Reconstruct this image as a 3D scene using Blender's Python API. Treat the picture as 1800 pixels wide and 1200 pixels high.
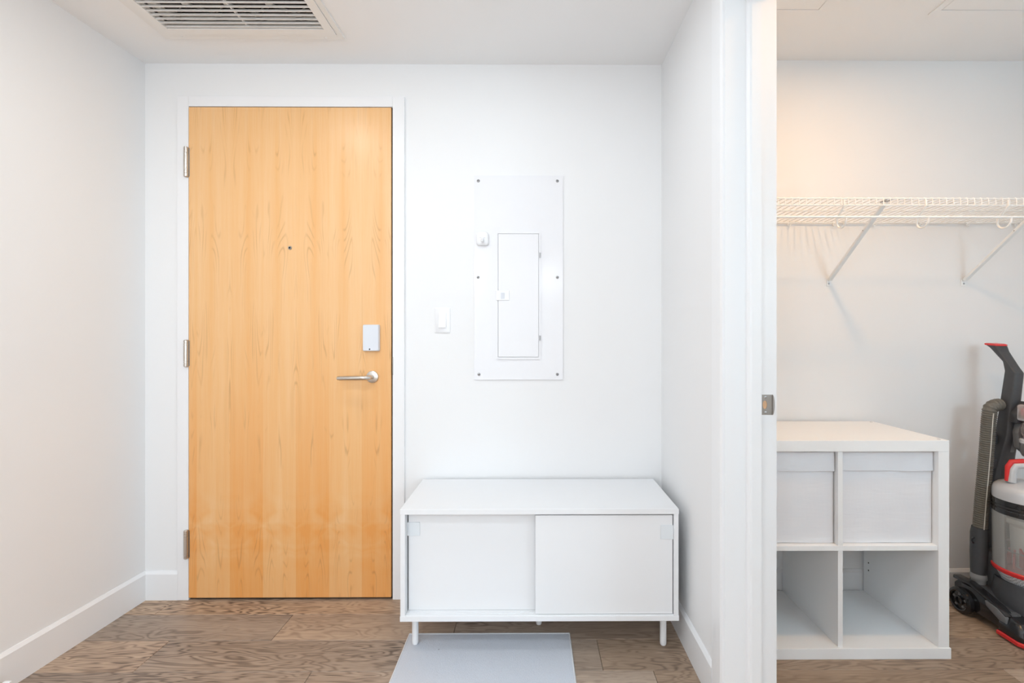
import bpy, bmesh, math, random
from mathutils import Vector, Matrix, noise as mnoise

for o in list(bpy.data.objects):
    bpy.data.objects.remove(o, do_unlink=True)
scene = bpy.context.scene
COL = scene.collection
PI = math.pi
random.seed(7)

# ------------------------------------------------------------------ camera
cam_d = bpy.data.cameras.new('camera')
cam_d.sensor_width = 36.0
cam_d.sensor_fit = 'HORIZONTAL'
cam_d.lens = 809.0 / 1800.0 * 36.0
cam_d.shift_x = -39.0 / 1800.0
cam_d.shift_y = -10.0 / 1800.0
cam_d.clip_start = 0.02
cam = bpy.data.objects.new('camera', cam_d)
COL.objects.link(cam)
cam.location = (0.0, 0.0, 1.145)
cam.rotation_euler = (PI / 2, 0.0, -0.0054)
scene.camera = cam

# ------------------------------------------------------------------ world, daylight, exposure
world = bpy.data.worlds.new('world')
scene.world = world
world.use_nodes = True
bg = world.node_tree.nodes['Background']
bg.inputs['Color'].default_value = (0.93, 0.96, 1.0, 1)
bg.inputs['Strength'].default_value = 1.5


def area_light(name, loc, rot, sx, sy, power, color=(1, 1, 1), shape='RECTANGLE', spread=PI):
    d = bpy.data.lights.new(name, 'AREA')
    d.shape = shape
    d.size = sx
    if shape in ('RECTANGLE', 'ELLIPSE'):
        d.size_y = sy
    d.energy = power
    d.color = color
    d.spread = spread
    o = bpy.data.objects.new(name, d)
    COL.objects.link(o)
    o.location = loc
    o.rotation_euler = rot
    return o


# daylight coming in through the big living-room window behind the camera
DAY_POWER = 38.0
area_light('window_daylight', (0.3, -4.38, 1.35), (PI / 2, 0, 0), 3.9, 2.4, DAY_POWER, (0.84, 0.93, 1.0))

vs = scene.view_settings
vs.view_transform = 'Standard'
vs.look = 'None'
vs.gamma = 1.0
vs.use_curve_mapping = False
vs.exposure = 0.1


# ------------------------------------------------------------------ material helpers
def srgb(r, g, b):
    def f(c):
        c /= 255.0
        return c / 12.92 if c <= 0.04045 else ((c + 0.055) / 1.055) ** 2.4
    return (f(r), f(g), f(b), 1.0)


class NT:
    def __init__(self, name):
        self.m = bpy.data.materials.new(name)
        self.m.use_nodes = True
        self.t = self.m.node_tree
        self.b = self.t.nodes['Principled BSDF']
        self.out = self.t.nodes['Material Output']

    def n(self, kind, **kw):
        nd = self.t.nodes.new(kind)
        for k, v in kw.items():
            setattr(nd, k, v)
        return nd

    def l(self, a, b):
        self.t.links.new(a, b)

    def math(self, op, a, b=None, c=None, clamp=False):
        nd = self.n('ShaderNodeMath', operation=op, use_clamp=clamp)
        for i, v in enumerate((a, b, c)):
            if v is None:
                continue
            if isinstance(v, (int, float)):
                nd.inputs[i].default_value = v
            else:
                self.l(v, nd.inputs[i])
        return nd.outputs[0]

    def mix(self, fac, a, b, blend='MIX'):
        nd = self.n('ShaderNodeMix', data_type='RGBA', blend_type=blend)
        for i, v in ((0, fac), (6, a), (7, b)):
            if isinstance(v, (int, float)):
                nd.inputs[i].default_value = v
            elif isinstance(v, tuple):
                nd.inputs[i].default_value = v
            else:
                self.l(v, nd.inputs[i])
        return nd.outputs[2]

    def noise(self, vec, scale=5.0, detail=3.0, rough=0.5, dist=0.0):
        nd = self.n('ShaderNodeTexNoise')
        nd.inputs['Scale'].default_value = scale
        nd.inputs['Detail'].default_value = detail
        nd.inputs['Roughness'].default_value = rough
        nd.inputs['Distortion'].default_value = dist
        if vec is not None:
            self.l(vec, nd.inputs['Vector'])
        return nd.outputs['Fac']

    def ramp(self, fac, stops):
        nd = self.n('ShaderNodeValToRGB')
        cr = nd.color_ramp
        while len(cr.elements) < len(stops):
            cr.elements.new(0.5)
        for e, (p, c) in zip(cr.elements, stops):
            e.position = p
            e.color = c
        self.l(fac, nd.inputs[0])
        return nd.outputs[0]

    def bump(self, height, strength=0.1, dist=0.01):
        nd = self.n('ShaderNodeBump')
        nd.inputs['Strength'].default_value = strength
        nd.inputs['Distance'].default_value = dist
        self.l(height, nd.inputs['Height'])
        self.l(nd.outputs[0], self.b.inputs['Normal'])

    def obj(self):
        return self.n('ShaderNodeTexCoord').outputs['Object']

    def sep(self, v):
        nd = self.n('ShaderNodeSeparateXYZ')
        self.l(v, nd.inputs[0])
        return nd.outputs

    def comb(self, x, y, z):
        nd = self.n('ShaderNodeCombineXYZ')
        for i, v in enumerate((x, y, z)):
            if isinstance(v, (int, float)):
                nd.inputs[i].default_value = v
            else:
                self.l(v, nd.inputs[i])
        return nd.outputs[0]


def plain(name, col, rough=0.5, metal=0.0, var=0.03, vscale=30.0, bump=0.0, bscale=200.0, coat=0.0, spec=0.5):
    """a procedural paint / plastic / metal: base colour with a little mottling and relief"""
    k = NT(name)
    v = k.obj()
    f = k.noise(v, vscale, 3.0)
    dark = tuple(c * (1 - var) for c in col[:3]) + (1,)
    lite = tuple(min(1, c * (1 + var)) for c in col[:3]) + (1,)
    k.l(k.mix(f, dark, lite), k.b.inputs['Base Color'])
    k.b.inputs['Roughness'].default_value = rough
    k.b.inputs['Metallic'].default_value = metal
    k.b.inputs['Specular IOR Level'].default_value = spec
    if coat:
        k.b.inputs['Coat Weight'].default_value = coat
        k.b.inputs['Coat Roughness'].default_value = 0.08
    if bump:
        k.bump(k.noise(v, bscale, 2.0), bump, 0.002)
    return k.m


def emissive(name, col, strength):
    k = NT(name)
    v = k.obj()
    f = k.noise(v, 8.0, 1.0)
    k.l(k.mix(f, col, tuple(c * 0.97 for c in col[:3]) + (1,)), k.b.inputs['Emission Color'])
    k.b.inputs['Emission Strength'].default_value = strength
    k.b.inputs['Base Color'].default_value = col
    return k.m


def clear_plastic(name, tint, alpha=0.2, rough=0.08):
    k = NT(name)
    tr = k.n('ShaderNodeBsdfTransparent')
    tr.inputs[0].default_value = (0.99, 0.99, 0.985, 1)
    mx = k.n('ShaderNodeMixShader')
    fr = k.n('ShaderNodeFresnel')
    fr.inputs['IOR'].default_value = 1.45
    f = k.math('MULTIPLY_ADD', fr.outputs[0], 0.8, alpha, clamp=True)
    k.l(f, mx.inputs[0])
    k.l(tr.outputs[0], mx.inputs[1])
    k.l(k.b.outputs[0], mx.inputs[2])
    k.l(mx.outputs[0], k.out.inputs[0])
    k.l(k.mix(k.noise(k.obj(), 20), tint, tuple(c * 0.95 for c in tint[:3]) + (1,)), k.b.inputs['Base Color'])
    k.b.inputs['Roughness'].default_value = rough
    return k.m


M = {}
M['wall'] = plain('wall_paint', (0.85, 0.85, 0.852, 1), 0.8, var=0.008, vscale=2.0, bump=0.05, bscale=350, spec=0.2)
M['ceiling'] = plain('ceiling_paint', (0.92, 0.92, 0.92, 1), 0.8, var=0.008, vscale=2.0, bump=0.05, bscale=300)
M['trim'] = plain('trim_paint', (0.855, 0.86, 0.87, 1), 0.32, var=0.006, vscale=4.0, bump=0.02, bscale=120)
M['frame'] = plain('frame_paint', (0.86, 0.86, 0.87, 1), 0.35, var=0.006, vscale=4.0)
M['laminate'] = plain('white_laminate', (0.84, 0.845, 0.855, 1), 0.38, var=0.008, vscale=6.0, bump=0.02, bscale=500)
M['laminate_warm'] = plain('white_foil_laminate', (0.91, 0.915, 0.915, 1), 0.42, var=0.01, vscale=6.0, bump=0.02, bscale=500)
M['gloss_white'] = plain('glossy_white_steel', (0.835, 0.835, 0.855, 1), 0.15, var=0.004, vscale=3.0, spec=0.28)
M['plastic_white'] = plain('white_plastic', (0.84, 0.845, 0.86, 1), 0.3, var=0.01, vscale=20.0)
M['plastic_cool'] = plain('cool_white_plastic', (0.72, 0.75, 0.80, 1), 0.3, var=0.01, vscale=20.0)
M['tab'] = plain('frosted_tab_plastic', (0.76, 0.795, 0.82, 1), 0.35, var=0.01, vscale=20.0)
M['vent'] = plain('vent_enamel', (0.87, 0.86, 0.84, 1), 0.45, var=0.01, vscale=10.0)
M['card'] = plain('filter_cardboard', (0.62, 0.62, 0.60, 1), 0.85, var=0.06, vscale=60.0, bump=0.1, bscale=300)
M['media'] = plain('dark_filter_media', (0.016, 0.014, 0.013, 1), 0.95, var=0.3, vscale=60.0, bump=0.2, bscale=300)
M['duct'] = plain('dark_duct_lining', (0.05, 0.05, 0.052, 1), 0.8, var=0.15, vscale=20.0)
M['gap'] = plain('dark_gap', (0.03, 0.022, 0.016, 1), 0.8, var=0.2, vscale=40.0)  # near-black for floor joints and for shade in gaps, slots and holes
M['nickel'] = plain('satin_nickel', (0.62, 0.58, 0.53, 1), 0.28, 1.0, var=0.06, vscale=50.0)
M['nickel_dark'] = plain('dark_satin_nickel', (0.40, 0.37, 0.34, 1), 0.38, 1.0, var=0.08, vscale=80.0)
M['steel'] = plain('zinc_screw_steel', (0.45, 0.45, 0.46, 1), 0.3, 1.0, var=0.08, vscale=300.0)
M['brass_raw'] = plain('raw_wood_recess', (0.68, 0.42, 0.24, 1), 0.6, var=0.15, vscale=150.0)
M['black_hole'] = plain('black_lens', (0.01, 0.01, 0.012, 1), 0.15, var=0.1, vscale=100.0)
M['wire'] = plain('white_vinyl_wire', (0.92, 0.92, 0.905, 1), 0.35, var=0.02, vscale=60.0)
M['bracket'] = plain('white_bracket_enamel', (0.88, 0.89, 0.89, 1), 0.4, var=0.02, vscale=40.0)
M['v_dark'] = plain('charcoal_plastic', (0.055, 0.058, 0.064, 1), 0.42, var=0.12, vscale=80.0, bump=0.15, bscale=900)
M['v_black'] = plain('gloss_black_plastic', (0.016, 0.017, 0.02, 1), 0.16, var=0.2, vscale=60.0, coat=0.3)
M['v_grey'] = plain('mid_grey_plastic', (0.16, 0.165, 0.17, 1), 0.35, var=0.08, vscale=60.0)
M['v_silver'] = plain('silver_plastic', (0.62, 0.63, 0.65, 1), 0.3, 0.15, var=0.03, vscale=40.0)
M['v_red'] = plain('bright_red_plastic', (0.72, 0.035, 0.035, 1), 0.3, var=0.05, vscale=50.0)
M['v_hose'] = plain('olive_grey_hose', (0.145, 0.135, 0.115, 1), 0.5, var=0.1, vscale=60.0)
M['v_hose_line'] = plain('pale_hose_seam', (0.62, 0.60, 0.55, 1), 0.5, var=0.05, vscale=60.0)
M['v_clear'] = clear_plastic('clear_smoked_plastic', (0.78, 0.77, 0.74, 1), 0.22)
M['v_clear2'] = clear_plastic('clear_plastic', (0.9, 0.9, 0.9, 1), 0.3)
M['v_cone'] = plain('cream_cyclone_plastic', (0.78, 0.76, 0.69, 1), 0.5, var=0.05, vscale=40.0)
M['lamp'] = emissive('lamp_diffuser', (1.0, 0.97, 0.92, 1), 6.0)
M['lamp_warm'] = emissive('warm_lamp_diffuser', (1.0, 0.78, 0.52, 1), 6.0)


def mat_perforated():
    k = NT('perforated_filter_grey')
    v = k.obj()
    vo = k.n('ShaderNodeTexVoronoi')
    vo.inputs['Scale'].default_value = 190.0
    vo.inputs['Randomness'].default_value = 0.15
    k.l(v, vo.inputs['Vector'])
    f = k.math('LESS_THAN', vo.outputs['Distance'], 0.33)
    k.l(k.mix(f, (0.62, 0.62, 0.63, 1), (0.06, 0.06, 0.06, 1)), k.b.inputs['Base Color'])
    k.b.inputs['Roughness'].default_value = 0.5
    return k.m


def mat_maple():
    k = NT('maple_veneer')
    x, y, z = k.sep(k.obj())
    strip = 0.1428
    xs = k.math('ADD', x, 1.483 - 0.034 + strip * 20)
    idx = k.math('FLOOR', k.math('DIVIDE', xs, strip))
    par = k.math('MODULO', idx, 2.0)
    mir = k.math('PINGPONG', xs, strip)          # book-matched leaves
    drift = k.math('MULTIPLY', k.math('FLOOR', k.math('MULTIPLY', idx, 0.5)), 0.11)
    # cathedral figure = contour lines of stretched noise
    v1 = k.comb(k.math('MULTIPLY', mir, 10.0), drift, k.math('MULTIPLY', z, 1.15))
    n1 = k.noise(v1, 1.0, 2.0, 0.45, 0.2)
    rings = k.math('SINE', k.math('MULTIPLY', n1, 150.0))
    rings = k.math('POWER', k.math('MULTIPLY_ADD', rings, 0.5, 0.5), 7.0)
    v1b = k.comb(k.math('MULTIPLY', mir, 24.0), k.math('ADD', drift, 4.0), k.math('MULTIPLY', z, 3.0))
    patch = k.math('SMOOTH_MIN', 1.0, k.math('MULTIPLY', k.math('MAXIMUM', k.math('SUBTRACT', k.noise(v1b, 1.0, 2.0), 0.50), 0.0), 7.0), 0.1)
    rings = k.math('MULTIPLY', rings, patch)
    # fine fibres and pores
    v2 = k.comb(k.math('MULTIPLY', mir, 420.0), drift, k.math('MULTIPLY', z, 7.0))
    fib = k.noise(v2, 1.0, 3.0, 0.6)
    v3 = k.comb(k.math('MULTIPLY', mir, 26.0), k.math('ADD', drift, 9.0), k.math('MULTIPLY', z, 0.7))
    band = k.noise(v3, 1.0, 3.0, 0.5)
    # cross-grain ripple low on the leaf
    v4 = k.comb(k.math('MULTIPLY', mir, 9.0), 3.0, k.math('MULTIPLY_ADD', mir, 1.6, k.math('MULTIPLY', z, 14.0)))
    rip = k.noise(v4, 1.0, 2.0, 0.5, 0.6)
    zw = k.math('SUBTRACT', 1.0, k.math('MULTIPLY', k.math('ABSOLUTE', k.math('SUBTRACT', z, 0.30)), 5.0), clamp=True)
    rip = k.math('MULTIPLY', k.math('SUBTRACT', rip, 0.5), k.math('MULTIPLY', zw, 1.6))
    t = k.math('MULTIPLY_ADD', band, 0.75, 0.02)
    t = k.math('ADD', t, k.math('MULTIPLY', k.math('SUBTRACT', fib, 0.5), 0.42))
    t = k.math('ADD', t, rip)
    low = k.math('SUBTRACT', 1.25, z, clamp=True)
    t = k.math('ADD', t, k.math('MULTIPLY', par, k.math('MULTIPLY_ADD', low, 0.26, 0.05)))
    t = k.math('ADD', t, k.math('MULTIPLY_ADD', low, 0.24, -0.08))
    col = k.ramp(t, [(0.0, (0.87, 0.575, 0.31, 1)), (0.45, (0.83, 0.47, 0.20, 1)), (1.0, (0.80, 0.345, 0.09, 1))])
    col = k.mix(k.math('MULTIPLY', rings, 0.36), col, (0.40, 0.17, 0.055, 1))
    k.l(col, k.b.inputs['Base Color'])
    k.b.inputs['Roughness'].default_value = 0.33
    k.bump(fib, 0.03, 0.001)
    return k.m


def mat_oak():
    k = NT('stained_oak_plank')
    oi = k.n('ShaderNodeObjectInfo')
    rnd = oi.outputs['Random']
    x, y, z = k.sep(k.obj())
    off = k.math('MULTIPLY', rnd, 37.0)
    xo = k.math('ADD', x, off)
    yo = k.math('ADD', y, k.math('MULTIPLY', rnd, 11.0))
    n1 = k.noise(k.comb(k.math('MULTIPLY', xo, 1.7), k.math('MULTIPLY', yo, 10.0), off), 1.0, 3.0, 0.55, 0.35)
    rings = k.math('MULTIPLY_ADD', k.math('SINE', k.math('MULTIPLY', n1, 135.0)), 0.5, 0.5)
    rings = k.math('POWER', rings, 2.2)
    fib = k.noise(k.comb(k.math('MULTIPLY', xo, 9.0), k.math('MULTIPLY', yo, 330.0), off), 1.0, 3.0, 0.65)
    brd = k.noise(k.comb(k.math('MULTIPLY', xo, 1.3), k.math('MULTIPLY', yo, 6.0), 5.0), 1.0, 3.0)
    cath = k.noise(k.comb(k.math('MULTIPLY', xo, 1.1), k.math('MULTIPLY', yo, 4.0), k.math('ADD', off, 3.0)), 1.0, 2.0)
    t = k.math('MULTIPLY', rings, k.math('MULTIPLY', k.math('SUBTRACT', cath, 0.32, clamp=True), 1.4))
    t = k.math('ADD', t, k.math('MULTIPLY', fib, 0.72))
    t = k.math('ADD', t, k.math('MULTIPLY_ADD', brd, 0.5, -0.30))
    col = k.ramp(t, [(0.10, (0.58, 0.425, 0.30, 1)), (0.45, (0.38, 0.268, 0.188, 1)), (0.85, (0.135, 0.092, 0.066, 1))])
    tone = k.math('MULTIPLY_ADD', rnd, 0.5, 0.78)
    hs = k.n('ShaderNodeHueSaturation')
    k.l(tone, hs.inputs['Value'])
    k.l(k.math('MULTIPLY_ADD', k.math('FRACT', k.math('MULTIPLY', rnd, 7.3)), 0.35, 0.78), hs.inputs['Saturation'])
    k.l(col, hs.inputs['Color'])
    k.l(hs.outputs[0], k.b.inputs['Base Color'])
    k.b.inputs['Roughness'].default_value = 0.5
    k.bump(k.math('ADD', fib, k.math('MULTIPLY', rings, 0.4)), 0.25, 0.0015)
    return k.m


def mat_rug():
    k = NT('pale_blue_grey_rug')
    v = k.obj()
    f = k.noise(v, 420.0, 2.0, 0.7)
    g = k.noise(v, 9.0, 3.0, 0.6)
    col = k.mix(k.math('MULTIPLY_ADD', f, 0.8, 0.1), (0.47, 0.52, 0.60, 1), (0.70, 0.72, 0.77, 1))
    col = k.mix(k.math('MULTIPLY', g, 0.35), col, (0.60, 0.60, 0.64, 1))
    vo = k.n('ShaderNodeTexVoronoi')
    vo.inputs['Scale'].default_value = 17.0
    k.l(v, vo.inputs['Vector'])
    spk = k.math('LESS_THAN', vo.outputs['Distance'], 0.045)
    col = k.mix(k.math('MULTIPLY', spk, 0.6), col, (0.12, 0.12, 0.13, 1))
    k.l(col, k.b.inputs['Base Color'])
    k.b.inputs['Roughness'].default_value = 0.95
    k.b.inputs['Sheen Weight'].default_value = 0.2
    k.bump(f, 0.5, 0.003)
    return k.m


def mat_fabric():
    k = NT('white_box_fabric')
    v = k.obj()
    x, y, z = k.sep(v)
    w1 = k.math('SINE', k.math('MULTIPLY', x, 2600.0))
    w2 = k.math('SINE', k.math('MULTIPLY', z, 2600.0))
    f = k.noise(v, 12.0, 3.0)
    k.l(k.mix(f, (0.80, 0.80, 0.83, 1), (0.85, 0.85, 0.87, 1)), k.b.inputs['Base Color'])
    k.b.inputs['Roughness'].default_value = 0.85
    cr = k.noise(k.comb(k.math('MULTIPLY', x, 5.0), y, k.math('MULTIPLY', z, 26.0)), 1.0, 3.0, 0.5, 0.5)
    k.bump(k.math('ADD', k.math('MULTIPLY', k.math('ADD', w1, w2), 0.02), cr), 0.25, 0.008)
    return k.m


M['perf'] = mat_perforated()
M['maple'] = mat_maple()
M['oak'] = mat_oak()
M['rug'] = mat_rug()
M['fabric'] = mat_fabric()


# ------------------------------------------------------------------ mesh helpers
def add_box(bm, x0, x1, y0, y1, z0, z1, bevel=0.0, seg=2):
    vs_ = [bm.verts.new((x, y, z)) for z in (z0, z1) for (x, y) in ((x0, y0), (x1, y0), (x1, y1), (x0, y1))]
    fs = []
    for q in ((3, 2, 1, 0), (4, 5, 6, 7), (0, 1, 5, 4), (1, 2, 6, 5), (2, 3, 7, 6), (3, 0, 4, 7)):
        fs.append(bm.faces.new([vs_[i] for i in q]))
    if bevel > 0:
        es = list({e for f in fs for e in f.edges})
        bmesh.ops.bevel(bm, geom=es, offset=bevel, segments=seg, profile=0.5, affect='EDGES')


def add_prism(bm, pts, axis, a, b, bevel=0.0, seg=2):
    """extrude a closed outline (list of 2D points) along an axis from a to b"""
    def P(p, t):
        if axis == 'x':
            return (t, p[0], p[1])
        if axis == 'y':
            return (p[0], t, p[1])
        return (p[0], p[1], t)
    A = [bm.verts.new(P(p, a)) for p in pts]
    B = [bm.verts.new(P(p, b)) for p in pts]
    fs = [bm.faces.new(A), bm.faces.new(B[::-1])]
    n = len(pts)
    for i in range(n):
        j = (i + 1) % n
        fs.append(bm.faces.new((A[j], A[i], B[i], B[j])))
    bmesh.ops.recalc_face_normals(bm, faces=fs)
    if bevel > 0:
        es = list({e for f in fs for e in f.edges})
        bmesh.ops.bevel(bm, geom=es, offset=bevel, segments=seg, profile=0.5, affect='EDGES')


def add_tube(bm, path, r, seg=10, caps=True):
    """round tube along a polyline; r a number or a list of radii"""
    pts = [Vector(p) for p in path]
    n = len(pts)
    rs = r if isinstance(r, (list, tuple)) else [r] * n
    rings = []
    up = None
    for i, p in enumerate(pts):
        if i == 0:
            t = pts[1] - p
        elif i == n - 1:
            t = p - pts[i - 1]
        else:
            t = (pts[i + 1] - p).normalized() + (p - pts[i - 1]).normalized()
        t.normalize()
        if up is None:
            up = Vector((0, 0, 1)) if abs(t.z) < 0.9 else Vector((0, 1, 0))
        a = t.cross(up)
        if a.length < 1e-5:
            a = t.cross(Vector((1, 0, 0)))
        a.normalize()
        b = a.cross(t).normalized()
        up = b
        rings.append([bm.verts.new(p + (a * math.cos(2 * PI * k / seg) + b * math.sin(2 * PI * k / seg)) * rs[i]) for k in range(seg)])
    for i in range(n - 1):
        for k in range(seg):
            k2 = (k + 1) % seg
            bm.faces.new((rings[i][k], rings[i][k2], rings[i + 1][k2], rings[i + 1][k]))
    if caps:
        bm.faces.new(rings[0][::-1])
        bm.faces.new(rings[-1])
    bmesh.ops.recalc_face_normals(bm, faces=bm.faces[:])


def add_lathe(bm, prof, center, axis='z', seg=32):
    """revolve (radius, height) pairs around an axis through center"""
    cx, cy, cz = center

    def P(r, h, a):
        c, s = r * math.cos(a), r * math.sin(a)
        if axis == 'z':
            return (cx + c, cy + s, cz + h)
        if axis == 'x':
            return (cx + h, cy + c, cz + s)
        return (cx + c, cy + h, cz + s)
    rings = []
    for r, h in prof:
        if r < 1e-6:
            rings.append([bm.verts.new(P(0, h, 0))])
        else:
            rings.append([bm.verts.new(P(r, h, 2 * PI * k / seg)) for k in range(seg)])
    for i in range(len(rings) - 1):
        A, B = rings[i], rings[i + 1]
        for k in range(seg):
            k2 = (k + 1) % seg
            if len(A) == 1 and len(B) == 1:
                continue
            if len(A) == 1:
                bm.faces.new((A[0], B[k], B[k2]))
            elif len(B) == 1:
                bm.faces.new((A[k], A[k2], B[0]))
            else:
                bm.faces.new((A[k], A[k2], B[k2], B[k]))
    bmesh.ops.recalc_face_normals(bm, faces=bm.faces[:])


def add_loft(bm, sections, bevel=0.0):
    """sections: lists of equally many 3D points; closed loft with end caps"""
    R = [[bm.verts.new(p) for p in s] for s in sections]
    n = len(R[0])
    for i in range(len(R) - 1):
        for k in range(n):
            k2 = (k + 1) % n
            bm.faces.new((R[i][k], R[i][k2], R[i + 1][k2], R[i + 1][k]))
    bm.faces.new(R[0][::-1])
    bm.faces.new(R[-1])
    bmesh.ops.recalc_face_normals(bm, faces=bm.faces[:])
    if bevel:
        bmesh.ops.bevel(bm, geom=bm.edges[:], offset=bevel, segments=2, profile=0.5, affect='EDGES')


def rounded_rect(x0, x1, z0, z1, r, n=5, rt=None):
    rt = r if rt is None else rt
    pts = []
    for cx, cz, a0, rr in ((x1 - r, z0 + r, -PI / 2, r), (x1 - rt, z1 - rt, 0, rt), (x0 + rt, z1 - rt, PI / 2, rt), (x0 + r, z0 + r, PI, r)):
        for i in range(n + 1):
            a = a0 + (PI / 2) * i / n
            pts.append((cx + rr * math.cos(a), cz + rr * math.sin(a)))
    return pts


def obj(name, bm, mat, parent=None, smooth=False, label=None):
    me = bpy.data.meshes.new(name)
    bm.to_mesh(me)
    bm.free()
    if smooth:
        for p in me.polygons:
            p.use_smooth = True
        try:
            me.set_sharp_from_angle(angle=math.radians(38))
        except Exception:
            pass
    me.materials.append(M[mat] if isinstance(mat, str) else mat)
    o = bpy.data.objects.new(name, me)
    COL.objects.link(o)
    if parent is not None:
        attach(o, parent)
    if label:
        o['label'] = label
    return o


def world_of(o):
    m = Matrix.LocRotScale(o.location, o.rotation_euler, o.scale)
    if o.parent is not None:
        m = world_of(o.parent) @ o.matrix_parent_inverse @ m
    return m


def attach(o, parent):
    o.parent = parent
    o.matrix_parent_inverse = world_of(parent).inverted()


def thing(name, loc, label, cat, group=None, kind=None):
    o = bpy.data.objects.new(name, None)
    o.empty_display_size = 0.05
    COL.objects.link(o)
    o.location = loc
    return tag(o, label, cat, group, kind)


def tag(o, label, cat, group=None, kind=None):
    o['label'] = label
    o['category'] = cat
    if group:
        o['group'] = group
    if kind:
        o['kind'] = kind
    return o


def BM():
    return bmesh.new()


def box_obj(name, x0, x1, y0, y1, z0, z1, mat, parent=None, bevel=0.0, label=None, seg=2):
    b = BM()
    add_box(b, x0, x1, y0, y1, z0, z1, bevel, seg)
    return obj(name, b, mat, parent, label=label)


# ------------------------------------------------------------------ the setting
D = 2.012            # far wall
XR0, XR1 = 0.569, 0.706   # partition between entry and closet
ZC, ZCC = 2.33, 2.352     # entry and closet ceilings
CX1 = 2.36           # closet right wall
YB = -4.4            # window wall far behind the camera
XL = -1.682
SPLAY = 0.05
JY0, JY1 = 0.42, 1.35     # closet door opening
ZHEAD = 2.14


def xl(y):
    return XL - SPLAY * (D - y)


# floor: slab with separate planks on it
fl = tag(box_obj('floor', -2.1, 2.6, YB - 0.2, D + 0.12, -0.05, -0.012, 'gap'),
         'brown oak plank floor running across the entry and the closet', 'floor', kind='structure')
PW = 0.162
row_edges = []
yy = 1.898 + PW
while yy > YB:
    row_edges.append(yy)
    yy -= PW
known = {0: [-1.55, -0.30 + 0.6, 1.72], 1: [-0.98, -0.30, 1.15], 2: [-1.36, 0.245, 1.86], 3: [-0.75, 0.416, 1.62]}
for r, y1 in enumerate(row_edges):
    y0 = y1 - PW
    if r in known:
        js = known[r]
    else:
        s = random.uniform(-2.0, -0.9)
        js = []
        while s < 2.4:
            js.append(s)
            s += random.choice((1.25, 1.5, 1.75))
    xs = [-2.0] + [j for j in js if -1.9 < j < 2.4] + [2.5]
    for a, c in zip(xs[:-1], xs[1:]):
        b = BM()
        w, h = (c - a) / 2 - 0.0006, PW / 2 - 0.0006
        yt = min(h, (D + 0.05) - (y0 + y1) / 2)
        add_box(b, -w, w, -h, yt, -0.012, 0.0, 0.0012, 1)
        p = obj('plank', b, 'oak')
        p.location = ((a + c) / 2, (y0 + y1) / 2, 0)
        attach(p, fl)

# walls
tag(box_obj('wall_back', -1.9, CX1 + 0.1, D, D + 0.1, -0.05, 2.75, 'wall'),
    'white painted far wall holding the wooden entry door', 'wall', kind='structure')
b = BM()
add_prism(b, [(xl(D + 0.1), D + 0.1), (xl(YB - 0.1), YB - 0.1), (xl(YB - 0.1) - 0.1, YB - 0.1), (xl(D + 0.1) - 0.1, D + 0.1)], 'z', -0.05, 2.75)
tag(obj('wall_left', b, 'wall'), 'plain white wall along the left of the entry', 'wall', kind='structure')
b = BM()
add_box(b, XR0, XR1, JY1 + 0.016, D, -0.05, 2.75)
add_box(b, XR0, XR1, JY0 - 0.016, JY1 + 0.016, ZHEAD + 0.016, 2.75)
add_box(b, XR0, XR1, -0.3, JY0 - 0.016, -0.05, 2.75)
tag(obj('wall_right', b, 'wall'), 'white partition wall between entry and closet with a door opening', 'wall', kind='structure')
b = BM()
add_box(b, CX1, CX1 + 0.1, -0.3, D, -0.05, 2.75)
tag(obj('wall_closet_right', b, 'wall'), 'closet side wall out of sight beyond the vacuum cleaner', 'wall', kind='structure')
b = BM()
add_box(b, XR0, 2.6, -0.4, -0.3, -0.05, 2.75)
tag(obj('wall_closet_front', b, 'wall'), 'closet front wall on the camera side', 'wall', kind='structure')
b = BM()
add_box(b, 2.5, 2.6, YB - 0.1, -0.4, -0.05, 2.75)
tag(obj('wall_living_right', b, 'wall'), 'white living room side wall behind the camera', 'wall', kind='structure')
# window wall behind the camera
WX0, WX1, WZ0, WZ1 = -1.7, 2.3, 0.08, 2.62
b = BM()
add_box(b, -2.1, WX0, YB - 0.1, YB, -0.05, 2.75)
add_box(b, WX1, 2.6, YB - 0.1, YB, -0.05, 2.75)
add_box(b, WX0, WX1, YB - 0.1, YB, -0.05, WZ0)
add_box(b, WX0, WX1, YB - 0.1, YB, WZ1, 2.75)
tag(obj('wall_window', b, 'wall'), 'living room wall with the big window behind the camera', 'wall', kind='structure')
win = thing('window_1', ((WX0 + WX1) / 2, YB, WZ0), 'wide living room window behind the camera', 'window', kind='structure')
b = BM()
for xx in (WX0, (WX0 * 2 + WX1) / 3 - 0.02, (WX0 + WX1 * 2) / 3 - 0.02, WX1 - 0.05):
    add_box(b, xx, xx + 0.05, YB - 0.08, YB - 0.03, WZ0, WZ1)
add_box(b, WX0, WX1, YB - 0.08, YB - 0.03, WZ0, WZ0 + 0.05)
add_box(b, WX0, WX1, YB - 0.08, YB - 0.03, WZ1 - 0.05, WZ1)
obj('window_frame', b, 'trim', win)

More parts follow.
